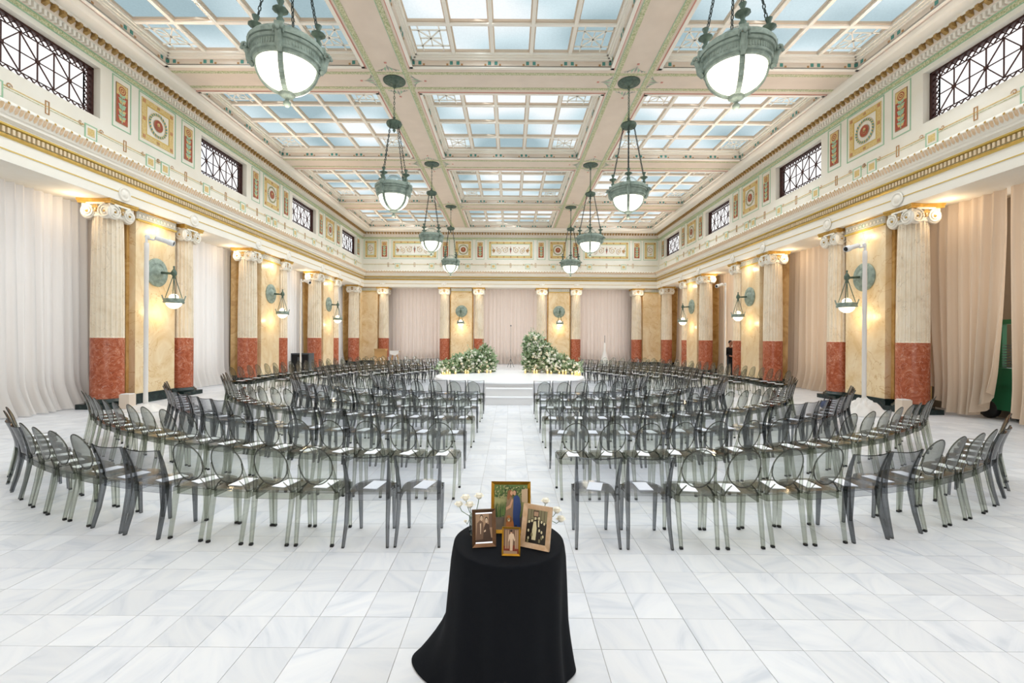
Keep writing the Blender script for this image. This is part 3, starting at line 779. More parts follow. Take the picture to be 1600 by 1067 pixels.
# green lift seen through the gap in the right curtains
g_ = thing('green_machine', 'green and black wheeled machine behind the gap in the right-hand curtains', 'machine', (12.92, 11.75, 0))
mb = MB(); mb.box(-.14,.22,-.5,.5,.25,.9,'greenpaint'); mb.box(-.2,.2,-.35,.4,.9,1.35,'greenpaint'); mb.build('body', g_)
mb = MB(); mb.bar((0,-.4,.9),(0,-.4,2.6),.12,.12,'greenpaint'); mb.bar((0,.2,.9),(0,.2,2.6),.12,.12,'greenpaint'); mb.bar((0,-.4,2.55),(0,.2,2.55),.12,.12,'greenpaint'); mb.build('mast', g_)
for sy in (-.42, .42):
    mb = MB(); mb.lathe([(.01,-.08),(.22,-.08),(.25,-.05),(.25,.05),(.22,.08),(.01,.08)], 'black', (-.08,sy,.25), 16, axis='x'); mb.build('wheel', g_)
mb = MB()
for k in range(9): mb.lathe([(.12,-.01),(.15,0),(.12,.01)], 'greymetal', (-.1,-.1,1.38+k*.07), 12, axis='z')
mb.build('spring_coil', g_)

# ------------------------------------------------------------------ pendants
def chainpts(mb, p, q, r, link, mat):
    p = Vector(p); q = Vector(q); d = q-p; n = max(2, int(d.length/link)); dn = d.normalized()
    a = dn.orthogonal().normalized(); b = dn.cross(a)
    for k in range(n):
        c = p+d*(k+.5)/n; s = a if k % 2 else b
        pts = [c+dn*(link*.62*cos(t))+s*(link*.3*sin(t)) for t in [2*pi*i/6 for i in range(6)]]
        mb.tube(pts, r, mat, 4, closed=True)
def make_pendant():
    root = thing('pendant_light', '', 'pendant lamp')
    zc = ZC
    m = MB(); m.lathe([(.001,0),(.35,0),(.35,-.03),(.33,-.045),(.30,-.035),(.28,-.06),(.2,-.065),(.18,-.05),(.13,-.09),(.06,-.11),(.04,-.17),(.06,-.2),(.03,-.24),(.001,-.26)], 'verd_dark', (0,0,zc), 28); m.build('ceiling_rose', root)
    m = MB(); chainpts(m, (0,0,zc-.24), (0,0,9.05), .011, .085, 'verd_dark'); m.build('chain', root)
    m = MB(); m.lathe([(.001,9.1),(.05,9.08),(.03,9.03),(.09,8.99),(.05,8.95),(.12,8.93),(.23,8.92),(.25,8.87),(.22,8.80),(.15,8.77),(.05,8.75),(.03,8.70),(.05,8.66),(.001,8.58)], 'verd_dark', n=20); m.build('crown_disc', root)
    for k in range(4):
        m = MB(); a = pi/2*k; c_, s_ = cos(a), sin(a)
        chainpts(m, (c_*.17, s_*.17, 8.8), (c_*.46, s_*.46, 7.26), .010, .075, 'chain'); m.build('chain', root)
        m = MB(); m.lathe([(.001,.2),(.03,.18),(.06,.2),(.03,.12),(.03,.07),(.11,.06),(.12,.04),(.05,.0),(.03,-.06),(.06,-.1),(.03,-.2),(.02,-.28)], 'verd_dark', (c_*.48, s_*.48, 7.12), 10); m.build('chain_finial', root)
    m = MB(); m.lathe([(.43,6.55),(.475,6.52),(.505,6.53),(.51,6.575),(.535,6.585),(.54,6.615),(.53,6.62),(.53,6.72),(.56,6.73),(.575,6.76),(.56,6.785),(.585,6.79),(.59,6.85),(.555,6.875),(.54,6.91),(.48,6.93),(.38,6.95),(.36,6.92),(.42,6.88),(.43,6.7),(.43,6.55)], 'verd', n=56, smooth=False)
    for k in range(72):
        a = 2*pi*k/72; m.box(0,0,0,0,0,0,'verd') if False else m.bar((.532*cos(a), .532*sin(a), 6.63), (.532*cos(a), .532*sin(a), 6.71), .02, .012, 'verd')
    ring = m.build('ring', root)
    m = MB(); m.lathe([(.30,6.93),(.30,7.03),(.25,7.12),(.15,7.19),(.001,7.21)], 'glass', n=20); m.build('glass_dome', root)
    m = MB(); pr = []
    for k in range(11): a = pi/2*k/10; pr.append((.465*cos(a)+.0001, 6.55-.45*sin(a)))
    m.lathe(pr, 'globe', n=32); m.build('glass_bowl', root)
    for k in range(4):
        a = radians(90*k); c_, s_ = cos(a), sin(a)
        m = MB(); pts = [(c_*.48*cos(t), s_*.48*cos(t), 6.55-.465*sin(t)) for t in [pi/2*i/9 for i in range(10)]]
        for p, q in zip(pts, pts[1:]): m.bar(p, q, .075, .03, 'verd', up=(c_, s_, .2))
        m.build('rib', root)
    for k in range(4):   # rams' heads clasping the ring
        a = radians(90*k); c_, s_ = cos(a), sin(a)
        m = MB(); m.T = lambda x, y, z, c_=c_, s_=s_: (x*c_-y*s_, x*s_+y*c_, z)
        m.tube([(.52,0,6.50),(.57,0,6.58),(.59,0,6.70),(.63,0,6.78),(.67,0,6.80),(.70,0,6.75)], [.035,.05,.05,.048,.04,.022], 'verd', 8)
        for s in (-1, 1): m.tube([(.63+.04*cos(t), s*(.05+.006*t), 6.78+.045*sin(t)) for t in [i*.9 for i in range(6)]], [.025,.024,.022,.02,.015,.01], 'verd', 6)
        m.box(.45,.60,-.065,.065,6.76,6.93,'verd'); m.box(.50,.575,-.055,.055,6.56,6.78,'verd'); m.T = None
        m.build('ram_head', root)
    m = MB(); m.lathe([(.001,6.12),(.12,6.11),(.13,6.08),(.08,6.04),(.03,6.01),(.03,5.99),(.06,5.96),(.06,5.92),(.03,5.885),(.001,5.88)], 'verd', n=16); m.build('finial', root)
    return root
pp = make_pendant(); fst = True
for k, y in enumerate(PC):
    for s, nm in ((-1, 'left'), (1, 'right')):
        lb = 'verdigris bronze pendant lamp with lit opal bowl, %s %s row of lamps' % (['nearest in the', 'second in the', 'third in the', 'farthest in the'][k], nm)
        PR = radians(([14,-25,-35,-37] if s < 0 else [-16,-14,-10,-7])[k])
        if fst: pp.rotation_euler.z = PR; pp.location = (s*3.75, y, 0); pp['label'] = lb; pp['group'] = 'pendant lamps hung in two rows'; fst = False; o = pp
        else: o = copy_tree(pp, (s*3.75, y, 0), PR, lb, 'pendant lamps hung in two rows')
        light('pendant_bulb', 'POINT', (s*3.75, y, 5.7), 14, (1, .88, .72), .3)

# ------------------------------------------------------------------ sconces
def make_sconce():   # wall plane at y=0, room towards -y
    root = thing('wall_sconce', '', 'wall lamp')
    m = MB(); m.lathe([(.001,0),(.44,0),(.45,-.03),(.42,-.05),(.33,-.045),(.30,-.065),(.27,-.05),(.24,-.055),(.2,-.09),(.1,-.14),(.05,-.17),(.001,-.18)], 'verd', (0,0,4.05), 32, axis='y'); m.build('wall_disc', root)
    m = MB(); m.tube([(0,-.15,4.05),(0,-.45,4.03),(0,-.6,4.05)], [.045,.035,.055], 'verd_dark', 8)
    m.lathe([(.001,.22),(.03,.2),(.02,.13),(.05,.08),(.08,.02),(.08,-.06),(.04,-.1),(.05,-.16),(.001,-.22)], 'verd_dark', (0,-.56,4.05), 10); m.build('arm', root)
    for k in range(4):
        a = pi/4+pi/2*k; m = MB(); m.tube([(.03*cos(a), -.56+.03*sin(a), 3.92), (.22*cos(a), -.56+.22*sin(a), 3.25)], .012, 'verd_dark', 5); m.build('chain', root)
    m = MB(); m.lathe([(.22,3.09),(.27,3.08),(.29,3.12),(.27,3.15),(.29,3.2),(.26,3.23),(.2,3.24),(.2,3.2),(.22,3.09)], 'verd', (0,-.56,0), 24)
    for k in range(4):
        a = pi/4+pi/2*k; m.bar((.27*cos(a), -.56+.27*sin(a), 3.2), (.31*cos(a), -.56+.31*sin(a), 3.33), .03, .03, 'verd')
    m.build('ring', root)
    m = MB(); m.lathe([(.22,3.1),(.2,3.03),(.14,2.96),(.07,2.92),(.001,2.91)], 'globe2', (0,-.56,0), 20); m.build('glass_bowl', root)
    m = MB(); m.lathe([(.14,3.23),(.12,3.32),(.06,3.37),(.001,3.38)], 'globe2', (0,-.56,0), 14); m.build('glass_dome', root)
    return root
sp = make_sconce(); fst = True
spots = []
for s, nm in ((-1, 'left'), (1, 'right')):
    for k, c in enumerate(PIERY): spots.append((s*11.23, c, s*-pi/2, 'green bronze wall lamp on %s marble pier of the %s wall' % (['nearest', 'middle', 'farthest'][k], nm)))
spots.append((-3.7, YE-.07, 0, 'green bronze wall lamp above the low bank of flowers on far wall'))
spots.append((3.7, YE-.07, 0, 'green bronze wall lamp above the tall bank of flowers on far wall'))
for x, y, r, lb in spots:
    if fst: sp.location = (x, y, 0); sp.rotation_euler.z = r; sp['label'] = lb; sp['group'] = 'wall lamps on the piers'; fst = False
    else: copy_tree(sp, (x, y, 0), r, lb, 'wall lamps on the piers')
    d = Vector((sin(r), -cos(r), 0))*.35
    light('sconce_bulb', 'POINT', (x+d.x, y+d.y, 2.8), 9, (1, .72, .38), .08)

# dark light bars lying on the cornice
for s, nm in ((-1, 'left'), (1, 'right')):
    for k, c in enumerate(WC[1:4]):
        mb = MB(); mb.box(s*11.12-.05, s*11.12+.05, c-1.4, c+1.4, 7.08, 7.13, 'greymetal'); mb.box(s*11.12-.03, s*11.12+.03, c-1.38, c+1.38, 7.13, 7.16, 'greymetal')
        tag(mb.build('light_bar'), 'long grey light bar on the cornice below the %s clerestory window, %s wall' % (['nearest', 'second', 'third'][k], nm), 'light', 'light bars on the cornice')

# ------------------------------------------------------------------ round stage, steps
SY = 17.25; ZS = .63
st = thing('round_stage', 'low round white stage with a glossy top at the end of the aisle', 'stage', (0, SY, 0))
m = MB(); m.lathe([(.001,ZS),(2.76,ZS),(2.78,ZS-.02),(2.78,ZS-.05),(2.74,ZS-.05)], 'stage', n=72, smooth=False); m.build('top', st)
m = MB(); m.lathe([(2.74,ZS-.04),(2.74,0)], 'stageside', n=72); m.build('skirt', st)
ss = thing('stage_steps', 'white steps leading up from the aisle onto the round stage', 'steps', (-.02, 13.9, 0))
for k in range(2):
    m = MB(); m.box(-.72,.72,.28*k,.56,.235*k+.004*k,.235*(k+1)-.02,'stageside'); m.box(-.735,.735,.28*k-.02,.56,.235*(k+1)-.02,.235*(k+1)+.003,'stage'); m.build('step', ss)

# ------------------------------------------------------------------ flower banks
def bank(label, blobs, seed, n, nb, dark=.3):
    rr = random.Random(seed); root = thing('flower_bank', label, 'flower arrangement', (0, 0, ZS))
    mb = MB(); fb = MB(); vol = [b[3]*b[4]*b[5] for b in blobs]; tot = sum(vol)
    def rp(b, lo=.55):
        while True:
            v = Vector((rr.uniform(-1,1), rr.uniform(-1,1), rr.uniform(-1,1)))
            if lo < v.length < 1: return Vector((b[0]+v.x*b[3], b[1]+v.y*b[4], max(.02, b[2]+v.z*b[5]))), v
    for b, w in zip(blobs, vol):
        for _ in range(int(n*w/tot)+40):
            p, v = rp(b, .3); d = (v+Vector((rr.uniform(-.7,.7), rr.uniform(-.7,.7), rr.uniform(-.3,.9)))).normalized()
            l = rr.uniform(.09,.2); s = d.orthogonal().normalized()*l*.28; q = p+d*l
            a = p+d*l*.45+s; c = p+d*l*.45-s
            for w_ in (p, a, q, c): w_.z = max(w_.z, .012)
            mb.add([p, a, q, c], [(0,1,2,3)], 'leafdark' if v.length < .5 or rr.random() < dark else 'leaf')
        for _ in range(int(nb*w/tot)+6):
            p, v = rp(b, .85); p.z = max(.07, p.z); r = rr.uniform(.035,.085); fb.sphere(p, r, 'petal' if rr.random() < .8 else 'petal2', 6, 4, .8)
    for b in blobs:   # airy sprigs
        for _ in range(9):
            p, v = rp(b, .7); d = (v+Vector((0,0,.8))).normalized(); q = p+d*rr.uniform(.2,.45); mb.tube([p, q], .006, 'leaf', 3)
            for k in range(7):
                c = p.lerp(q, k/6); e = Vector((rr.uniform(-1,1), rr.uniform(-1,1), rr.uniform(-.2,1))).normalized()*.09; s = e.orthogonal().normalized()*.022
                mb.add([c, c+e*.5+s, c+e, c+e*.5-s], [(0,1,2,3)], 'leaf')
    mb.build('foliage', root, kind='stuff'); fb.build('blossoms', root, kind='stuff'); return root
bl = [(-2.45,18.2,.2,.4,.3,.28),(-1.95,18.5,.28,.5,.35,.42),(-1.45,18.7,.35,.45,.35,.55),(-1.0,18.9,.4,.4,.35,.52),(-1.1,19,.75,.22,.2,.33)]
br = [(.95,18.9,.5,.42,.35,.62),(1.0,19.0,1.1,.45,.35,.5),(1.25,18.9,.8,.45,.35,.5),(1.65,18.7,.45,.42,.35,.5),(2.1,18.5,.32,.42,.32,.4),(2.5,18.2,.2,.33,.3,.27)]
bank('low bank of green foliage and white flowers at back left of the stage', bl, 3, 2600, 420)
bank('tall bank of green foliage and white flowers at back right of the stage', br, 4, 3800, 560)
# candles
def make_candle(h, r):
    root = thing('candle', '', 'candle')
    m = MB(); m.lathe([(r*.85,.0),(r*.85,h*.7),(.001,h*.7)], 'wax', n=10); m.build('wax', root)
    m = MB(); m.lathe([(r,0),(r,h)], 'glass', n=10); m.build('glass_holder', root)
    m = MB(); m.lathe([(.001,h*.7),(.014,h*.78),(.008,h*.88),(.001,h*.98)], 'flame', n=6); m.build('flame', root)
    return root
cps = [(-2.58,17.5,.16),(-2.48,17.35,.12),(-2.42,17.6,.2),(-2.3,17.4,.14),(-2.12,17.75,.15),(-1.75,18.0,.2),(-1.66,18.05,.16),(-1.25,18.3,.13),(-.92,18.35,.2),(-.78,18.4,.13),
       (.62,18.35,.2),(.98,18.3,.22),(1.08,18.28,.18),(1.5,18.15,.22),(1.64,18.08,.15),(1.95,17.95,.14),(2.08,17.85,.22),(2.2,17.9,.24),(2.42,17.7,.16),(2.5,17.4,.2),(2.58,17.5,.24),(2.66,17.35,.22),(2.6,17.25,.18)]
cp = make_candle(.2, .042); nl = sum(1 for c in cps if c[0] < 0); i1 = i2 = 0
for k, (x, y, h) in enumerate(cps):
    if x < 0: lb = 'lit candle in glass, %s from the left before the low flower bank' % ORD[i1]; i1 += 1
    else: lb = 'lit candle in glass, %s from the left before the tall flower bank' % ORD[i2]; i2 += 1
    if k == 0: cp.location = (x, y, ZS+.003); cp['label'] = lb; cp['group'] = 'candles on the stage'; o = cp
    else: o = copy_tree(cp, (x, y, ZS+.003), 0, lb, 'candles on the stage')
    o.scale = (1, 1, h/.24)
for x, y in ((-2.4,17.4),(2.55,17.35),(1.0,18.1)): light('candle_glow', 'POINT', (x, y-.15, ZS+.35), 1.6, (1,.62,.28), .1)

# ------------------------------------------------------------------ chairs
def tleg(mb, pts, ws, mat, hs=None):
    for (p, q), (a, b) in zip(zip(pts, pts[1:]), zip(ws, ws[1:])):
        vs = []
        for c, w in ((p, a), (q, b)):
            for i, j in ((-1,-1),(1,-1),(1,1),(-1,1)): vs.append((c[0]+i*w/2, c[1]+j*w*(hs or 1)/2, c[2]))
        mb.add(vs, [(0,4,5,1),(1,5,6,2),(2,6,7,3),(3,7,4,0)]+([(0,1,2,3)] if p is pts[0] else [])+([(7,6,5,4)] if q is pts[-1] else []), mat)
def round_chair():
    root = thing('acrylic_chair', '', 'chair')
    m = MB(); m.prism([(-.185,-.17),(.185,-.17),(.205,-.02),(.21,.14),(.19,.21),(.1,.235),(-.1,.235),(-.19,.21),(-.21,.14),(-.205,-.02)], .495, .515, 'acr'); m.build('seat', root)
    m = MB(); pl = [(-.18,-.165),(.18,-.165),(.2,.2),(-.2,.2)]
    for a, b in zip(pl, pl[1:]+pl[:1]): m.bar((a[0],a[1],.46), (b[0],b[1],.46), .014, .065, 'acrleg')
    m.build('seat_frame', root)
    for s in (-1, 1):
        m = MB(); tleg(m, [(s*.19,.205,.02),(s*.192,.19,.49)], [.028,.045], 'acrleg'); m.box(s*.19-.015, s*.19+.015, .19, .22, 0, .02, 'black'); m.build('leg', root)
    for s in (-1, 1):
        m = MB(); tleg(m, [(s*.178,-.25,.02),(s*.185,-.20,.28),(s*.19,-.165,.50)], [.028,.036,.044], 'acrleg'); m.box(s*.178-.015, s*.178+.015, -.265, -.235, 0, .02, 'black'); m.build('leg', root)
    def by(z, x=0): return -.165-.12*max(0, (z-.5)/.48)**1.3 + .25*x*x*0 - .02*(1-(x/.17)**2)
    m = MB(); n = 24; cz, a, b = .782, .165, .2; vs = [(0, by(cz), cz)]
    for rr_ in (.5, 1):
        for k in range(n):
            t = 2*pi*k/n; x, z = a*rr_*cos(t), cz+b*rr_*sin(t); vs.append((x, by(z, x), z))
    fs = [(0, 1+k, 1+(k+1) % n) for k in range(n)]+[(1+k, 1+n+k, 1+n+(k+1) % n, 1+(k+1) % n) for k in range(n)]
    m.add(vs, fs, 'acr', True); m.add([(x, y+.011, z) for x, y, z in vs], fs, 'acr', True); m.build('backrest', root)
    m = MB(); m.tube([(a*cos(2*pi*k/26), by(cz+b*sin(2*pi*k/26), a*cos(2*pi*k/26))+.005, cz+b*sin(2*pi*k/26)) for k in range(26)], .0068, 'acrrim', 5, closed=True)
    for s in (-1, 1):
        m.tube([(s*.19,-.165,.5),(s*.185,-.18,.6),(s*.172,-.205,.70),(s*.166,-.228,.79)], [.021,.018,.014,.009], 'acrleg', 5)
        m.tube([(s*.175,-.165,.5),(s*.14,-.175,.56),(s*.1,-.178,.6)], [.01,.008,.006], 'acrrim', 4)
    m.build('back_frame', root); return root
def square_chair():
    root = thing('acrylic_chair', '', 'chair')
    m = MB(); po = [(-.19,-.17),(.19,-.17),(.205,.02)]+[(.205*cos(t), .05+.2*sin(t)) for t in [pi*i/12 for i in range(1, 12)]]+[(-.205,.02)]
    m.prism(po, .49, .51, 'acb'); m.build('seat', root)
    m = MB()
    pl = po
    for a, b in zip(pl, pl[1:]+pl[:1]): m.bar((a[0],a[1],.458), (b[0],b[1],.458), .012, .06, 'acb')
    m.build('seat_frame', root)
    for s in (-1, 1):
        m = MB(); tleg(m, [(s*.175,.19,0),(s*.18,.17,.49)], [.026,.042], 'acbleg'); m.build('leg', root)
    for s in (-1, 1):
        m = MB(); tleg(m, [(s*.215,-.265,0),(s*.203,-.215,.2),(s*.2,-.18,.4),(s*.2,-.175,.5)], [.024,.030,.036,.04], 'acbleg', 1.25); m.build('leg', root)
        m = MB(); tleg(m, [(s*.2,-.175,.5),(s*.205,-.19,.62),(s*.213,-.225,.76),(s*.222,-.275,.9)], [.04,.034,.026,.016], 'acbleg', 1.2); m.build('back_post', root)
    def by(z): return -.175-.1*max(0, (z-.5)/.4)**1.6
    m = MB(); vs = []; nx, nz = 8, 5
    for j in range(nz+1):
        z = .535+(.895-.535)*j/nz; w = .2+.022*(j/nz)
        for i in range(nx+1):
            u = -1+2*i/nx; vs.append((u*w, by(z)-.035*(1-u*u), z-.012*(1-u*u)*(j/nz)))
    fs = [(j*(nx+1)+i, j*(nx+1)+i+1, (j+1)*(nx+1)+i+1, (j+1)*(nx+1)+i) for j in range(nz) for i in range(nx)]
    m.add(vs, fs, 'acb', True); m.add([(x, y+.009, z) for x, y, z in vs], fs, 'acb', True)
    top = vs[-(nx+1):]; m.tube([(x, y+.004, z) for x, y, z in top], .0055, 'acbleg', 4); m.build('backrest', root); return root
rows = []   # (list of (x, y, heading, kind)), name
def arcrow(z0, s, Rr, n, x0, kindf):
    out = []; t = x0
    W_ = lambda k: .507 if kindf(k) == 's' else (.457 if z0 < 5 else .475)
    for k in range(n):
        t += W_(k)/2+(W_(k-1)/2 if k else 0)
        if t <= s: x, y, ph = t, z0, 0
        else: ph = (t-s)/Rr; x, y = s+Rr*sin(ph), z0+Rr*(1-cos(ph))
        # rear-foot line -> seat centre .25 forward
        out.append((x-.25*sin(ph), y+.25*cos(ph), ph, kindf(k)))
    return out
def polyrow(pts, step, kindf):
    P = [Vector(p) for p in pts]
    # smooth
    for _ in range(2):
        Q = [P[0]]
        for a, b in zip(P, P[1:]): Q += [a.lerp(b, .25), a.lerp(b, .75)]
        P = Q+[P[-1]]
    out = []; need = 0; k = 0
    for a, b in zip(P, P[1:]):
        L = (b-a).length; pos = need
        while pos < L:
            c = a.lerp(b, pos/L); d = (b-a).normalized()   # along row, away from camera
            # facing: inward (towards x=0, rotated -90 from travel on the right side)
            out.append((c.x, c.y, atan2(d.y, d.x), kindf(k))); k += 1; pos += step
        need = pos-L
    return out
rd = lambda k: 'r'; sq = lambda k: 's'
r1 = lambda k: 's' if k % 6 < 2 else 'r'
front = [(arcrow(4.45, 1.3, 7.6, 16, 0, r1), 'nearest'), (arcrow(5.77, .1, 10.7, 18, 0, rd), 'second-nearest'), (arcrow(7.17, .3, 9.0, 19, 0, sq), 'third-nearest'),
         (arcrow(8.5, .3, 8.0, 21, 0, rd), 'fourth-nearest'), (arcrow(9.85, .3, 6.0, 17, 0, sq), 'fifth-nearest'), (arcrow(11.1, .3, 5.2, 15, 0, rd), 'sixth-nearest'), (arcrow(12.3, .2, 3.95, 10, 0, sq), 'seventh-nearest')]
sidep = [([(9.35,15.7),(9.4,17.8),(9.1,20.5),(8.6,23),(7.8,24.9),(6.7,26.3)], rd, 'outermost'),
         ([(8.2,16.4),(8.2,18),(7.9,20.5),(7.3,22.8),(6.3,24.7),(4.9,26)], rd, 'second-outermost'),
         ([(7.05,17.4),(7.0,19),(6.6,21),(5.9,22.8),(4.8,24.3),(3.6,25.2)], sq, 'middle'),
         ([(5.9,18.4),(5.6,20),(5,21.6),(4.1,22.9),(3.3,23.5)], rd, 'second-innermost'),
         ([(4.7,18.8),(4.3,20.2),(3.6,21.6),(3.2,21.95)], sq, 'innermost')]
allc = []
for side, nm in ((-1, 'left'), (1, 'right')):
    ax = -.65 if side < 0 else .61
    for lst, rn in front:
        for k, (x, y, ph, kd) in enumerate(lst):
            X = ax+side*x; rot = -side*(-ph) if False else side*ph
            lb = '%s clear grey chair, %s %s of the aisle in the %s row' % ('round-backed' if kd == 'r' else 'square-backed', ORD[k], nm, rn)
            lc = 'white card on the %s chair %s of the aisle, %s row' % (ORD[k], nm, rn)
            if abs(X)/max(y, .1) > 1.22: continue
            allc.append((X, y, rot, kd, lb, lc, 'chairs in the curved %s row %s of the aisle' % (rn, nm)))
    for pts, kf, rn in sidep:
        for k, (x, y, an, kd) in enumerate(polyrow(pts, .56, kf)):
            # travel direction an (right side); chair faces inward = an + 90deg
            face = an+pi/2; rot = face-pi/2   # chair's +y is its facing
            X = side*x; rt = rot if side > 0 else -rot
            lb = '%s clear grey chair, %s along the %s side row %s of the stage' % ('round-backed' if kd == 'r' else 'square-backed', ORD[k], rn, nm)
            lc = 'white card on the %s chair of the %s side row %s of the stage' % (ORD[k], rn, nm)
            allc.append((X, y, rt, kd, lb, lc, 'chairs in the %s side row %s of the stage' % (rn, nm)))
allc.sort(key=lambda c: c[1]+.2*abs(c[0]))
kept = []
for c in allc:
    if all((c[0]-q[0])**2+(c[1]-q[1])**2 > .4**2 for q in kept): kept.append(c)
print('dropped', len(allc)-len(kept)); allc = kept
pr_, ps_ = round_chair(), square_chair(); used = {'r': False, 's': False}
cm = MB(); cm.box(-.072,.072,-.125,.125,0,.006,'paper'); card0 = None
rest = []
for k, (x, y, rt, kd, lb, lc, gr) in enumerate(allc):
    rt2 = rt+R.uniform(-.03, .03); x += R.uniform(-.012, .012); y += R.uniform(-.015, .015)
    if k >= 300: rest.append((x, y, rt2, kd)); continue
    p = pr_ if kd == 'r' else ps_
    if not used[kd]: p.location = (x, y, 0); p.rotation_euler.z = rt2; p['label'] = lb; p['group'] = gr; used[kd] = True
    else: copy_tree(p, (x, y, 0), rt2, lb, gr)
    cr_ = rt2+R.uniform(-.35, .05); px, py = R.uniform(-.03, .04), R.uniform(0, .05)
    cx_, cy_ = x+px*cos(rt2)-py*sin(rt2), y+px*sin(rt2)+py*cos(rt2)
    cz_ = .5155 if kd == 'r' else .5105
    if card0 is None: card0 = cm.build('program_card', None, (cx_, cy_, cz_), cr_); c_ = card0
    else: c_ = copy_obj(card0, None, (cx_, cy_, cz_), cr_)
    tag(c_, lc, 'card', gr.replace('chairs', 'cards on the chairs'))
print('chairs', len(allc), 'rest', len(rest))
def flatten(root):
    out = []
    for ch in root.children: out.append(ch.data)
    return out
rm = MB()
for (x, y, rt, kd) in rest:
    p = pr_ if kd == 'r' else ps_; ca, sa = cos(rt), sin(rt)
    for me in flatten(p):
        o_ = len(rm.v); rm.v += [(x+v.co.x*ca-v.co.y*sa, y+v.co.x*sa+v.co.y*ca, v.co.z) for v in me.vertices]
        mp_ = {i: rm.mi([kk for kk, vv in M.items() if vv == mt][0]) for i, mt in enumerate(me.materials)}
        for f in me.polygons: rm.f.append(tuple(i+o_ for i in f.vertices)); rm.m.append(mp_[f.material_index]); rm.sm.append(f.use_smooth)
    rm.T = lambda a, b, c, x=x, y=y, ca=ca, sa=sa: (x+a*ca-b*sa, y+a*sa+b*ca, c); rm.box(-.06,.06,-.09,.09,.516,.522,'paper'); rm.T = None
if rest: tag(rm.build('far_chairs', kind='stuff'), 'farthest clear grey chairs standing in rows behind the stage', 'chairs')

# ------------------------------------------------------------------ foreground table
TZ, TY, TR = .804, 2.81, .336
tb = thing('round_table', 'small round table hidden under the black floor-length cloth', 'table', (0, TY, 0))
m = MB(); m.lathe([(.001,TZ-.03),(TR-.005,TZ-.03),(TR-.005,TZ-.008),(.001,TZ-.008)], 'black', n=32); m.build('tabletop', tb)
m = MB(); m.lathe([(.035,.03),(.03,.4),(.035,TZ-.03)], 'black', n=12); m.build('pedestal', tb)
m = MB(); m.lathe([(.001,0),(.24,0),(.24,.02),(.04,.05),(.001,.05)], 'black', n=24); m.build('foot', tb)
m = MB(); n = 144; vs = [(0, 0, TZ)]; rings = [(.6,0),(.93,0)]
def cl(th, t):
    # t 0..1 down the drop; returns radius, z
    f = .5*sin(th*7+.6)+.35*sin(th*11+2)+.3*sin(th*4+1)
    left = max(0, cos(th-radians(172)))**14; right = max(0, cos(th-radians(-8)))**8; fl = left*.20+right*.04; lw_ = max(0, cos(th-radians(185)))**2*.06
    r = TR+.010*sin(min(1,t*8)*pi/2)+(.012+lw_)*t+.030*t**.7*f+fl*max(0, (t-.6)/.4)**1.3
    return r
lev = [0,.006,.02,.05,.12,.2,.3,.4,.5,.6,.7,.78,.86,.93,1.0]
allr = []
for rr_, _ in rings: allr.append([(TR*rr_*cos(2*pi*k/n), TR*rr_*sin(2*pi*k/n), TZ) for k in range(n)])
for t in lev:
    allr.append([(cl(2*pi*k/n, t)*cos(2*pi*k/n)*(1 if t > 0 else .985), cl(2*pi*k/n, t)*sin(2*pi*k/n)*(1 if t > 0 else .985), TZ*(1-t)+.012*(t == 1)*0 + (.008 if t == 1 else 0)) for k in range(n)])
for r_ in allr: vs += r_
fs = [(0, 1+k, 1+(k+1) % n) for k in range(n)]
for j in range(len(allr)-1): fs += [(1+j*n+k, 1+(j+1)*n+k, 1+(j+1)*n+(k+1) % n, 1+j*n+(k+1) % n) for k in range(n)]
m.add(vs, fs, 'blackcloth', True); tag(m.build('tablecloth', None, (0, TY, 0)), 'black floor-length cloth draped over the small round table', 'tablecloth')

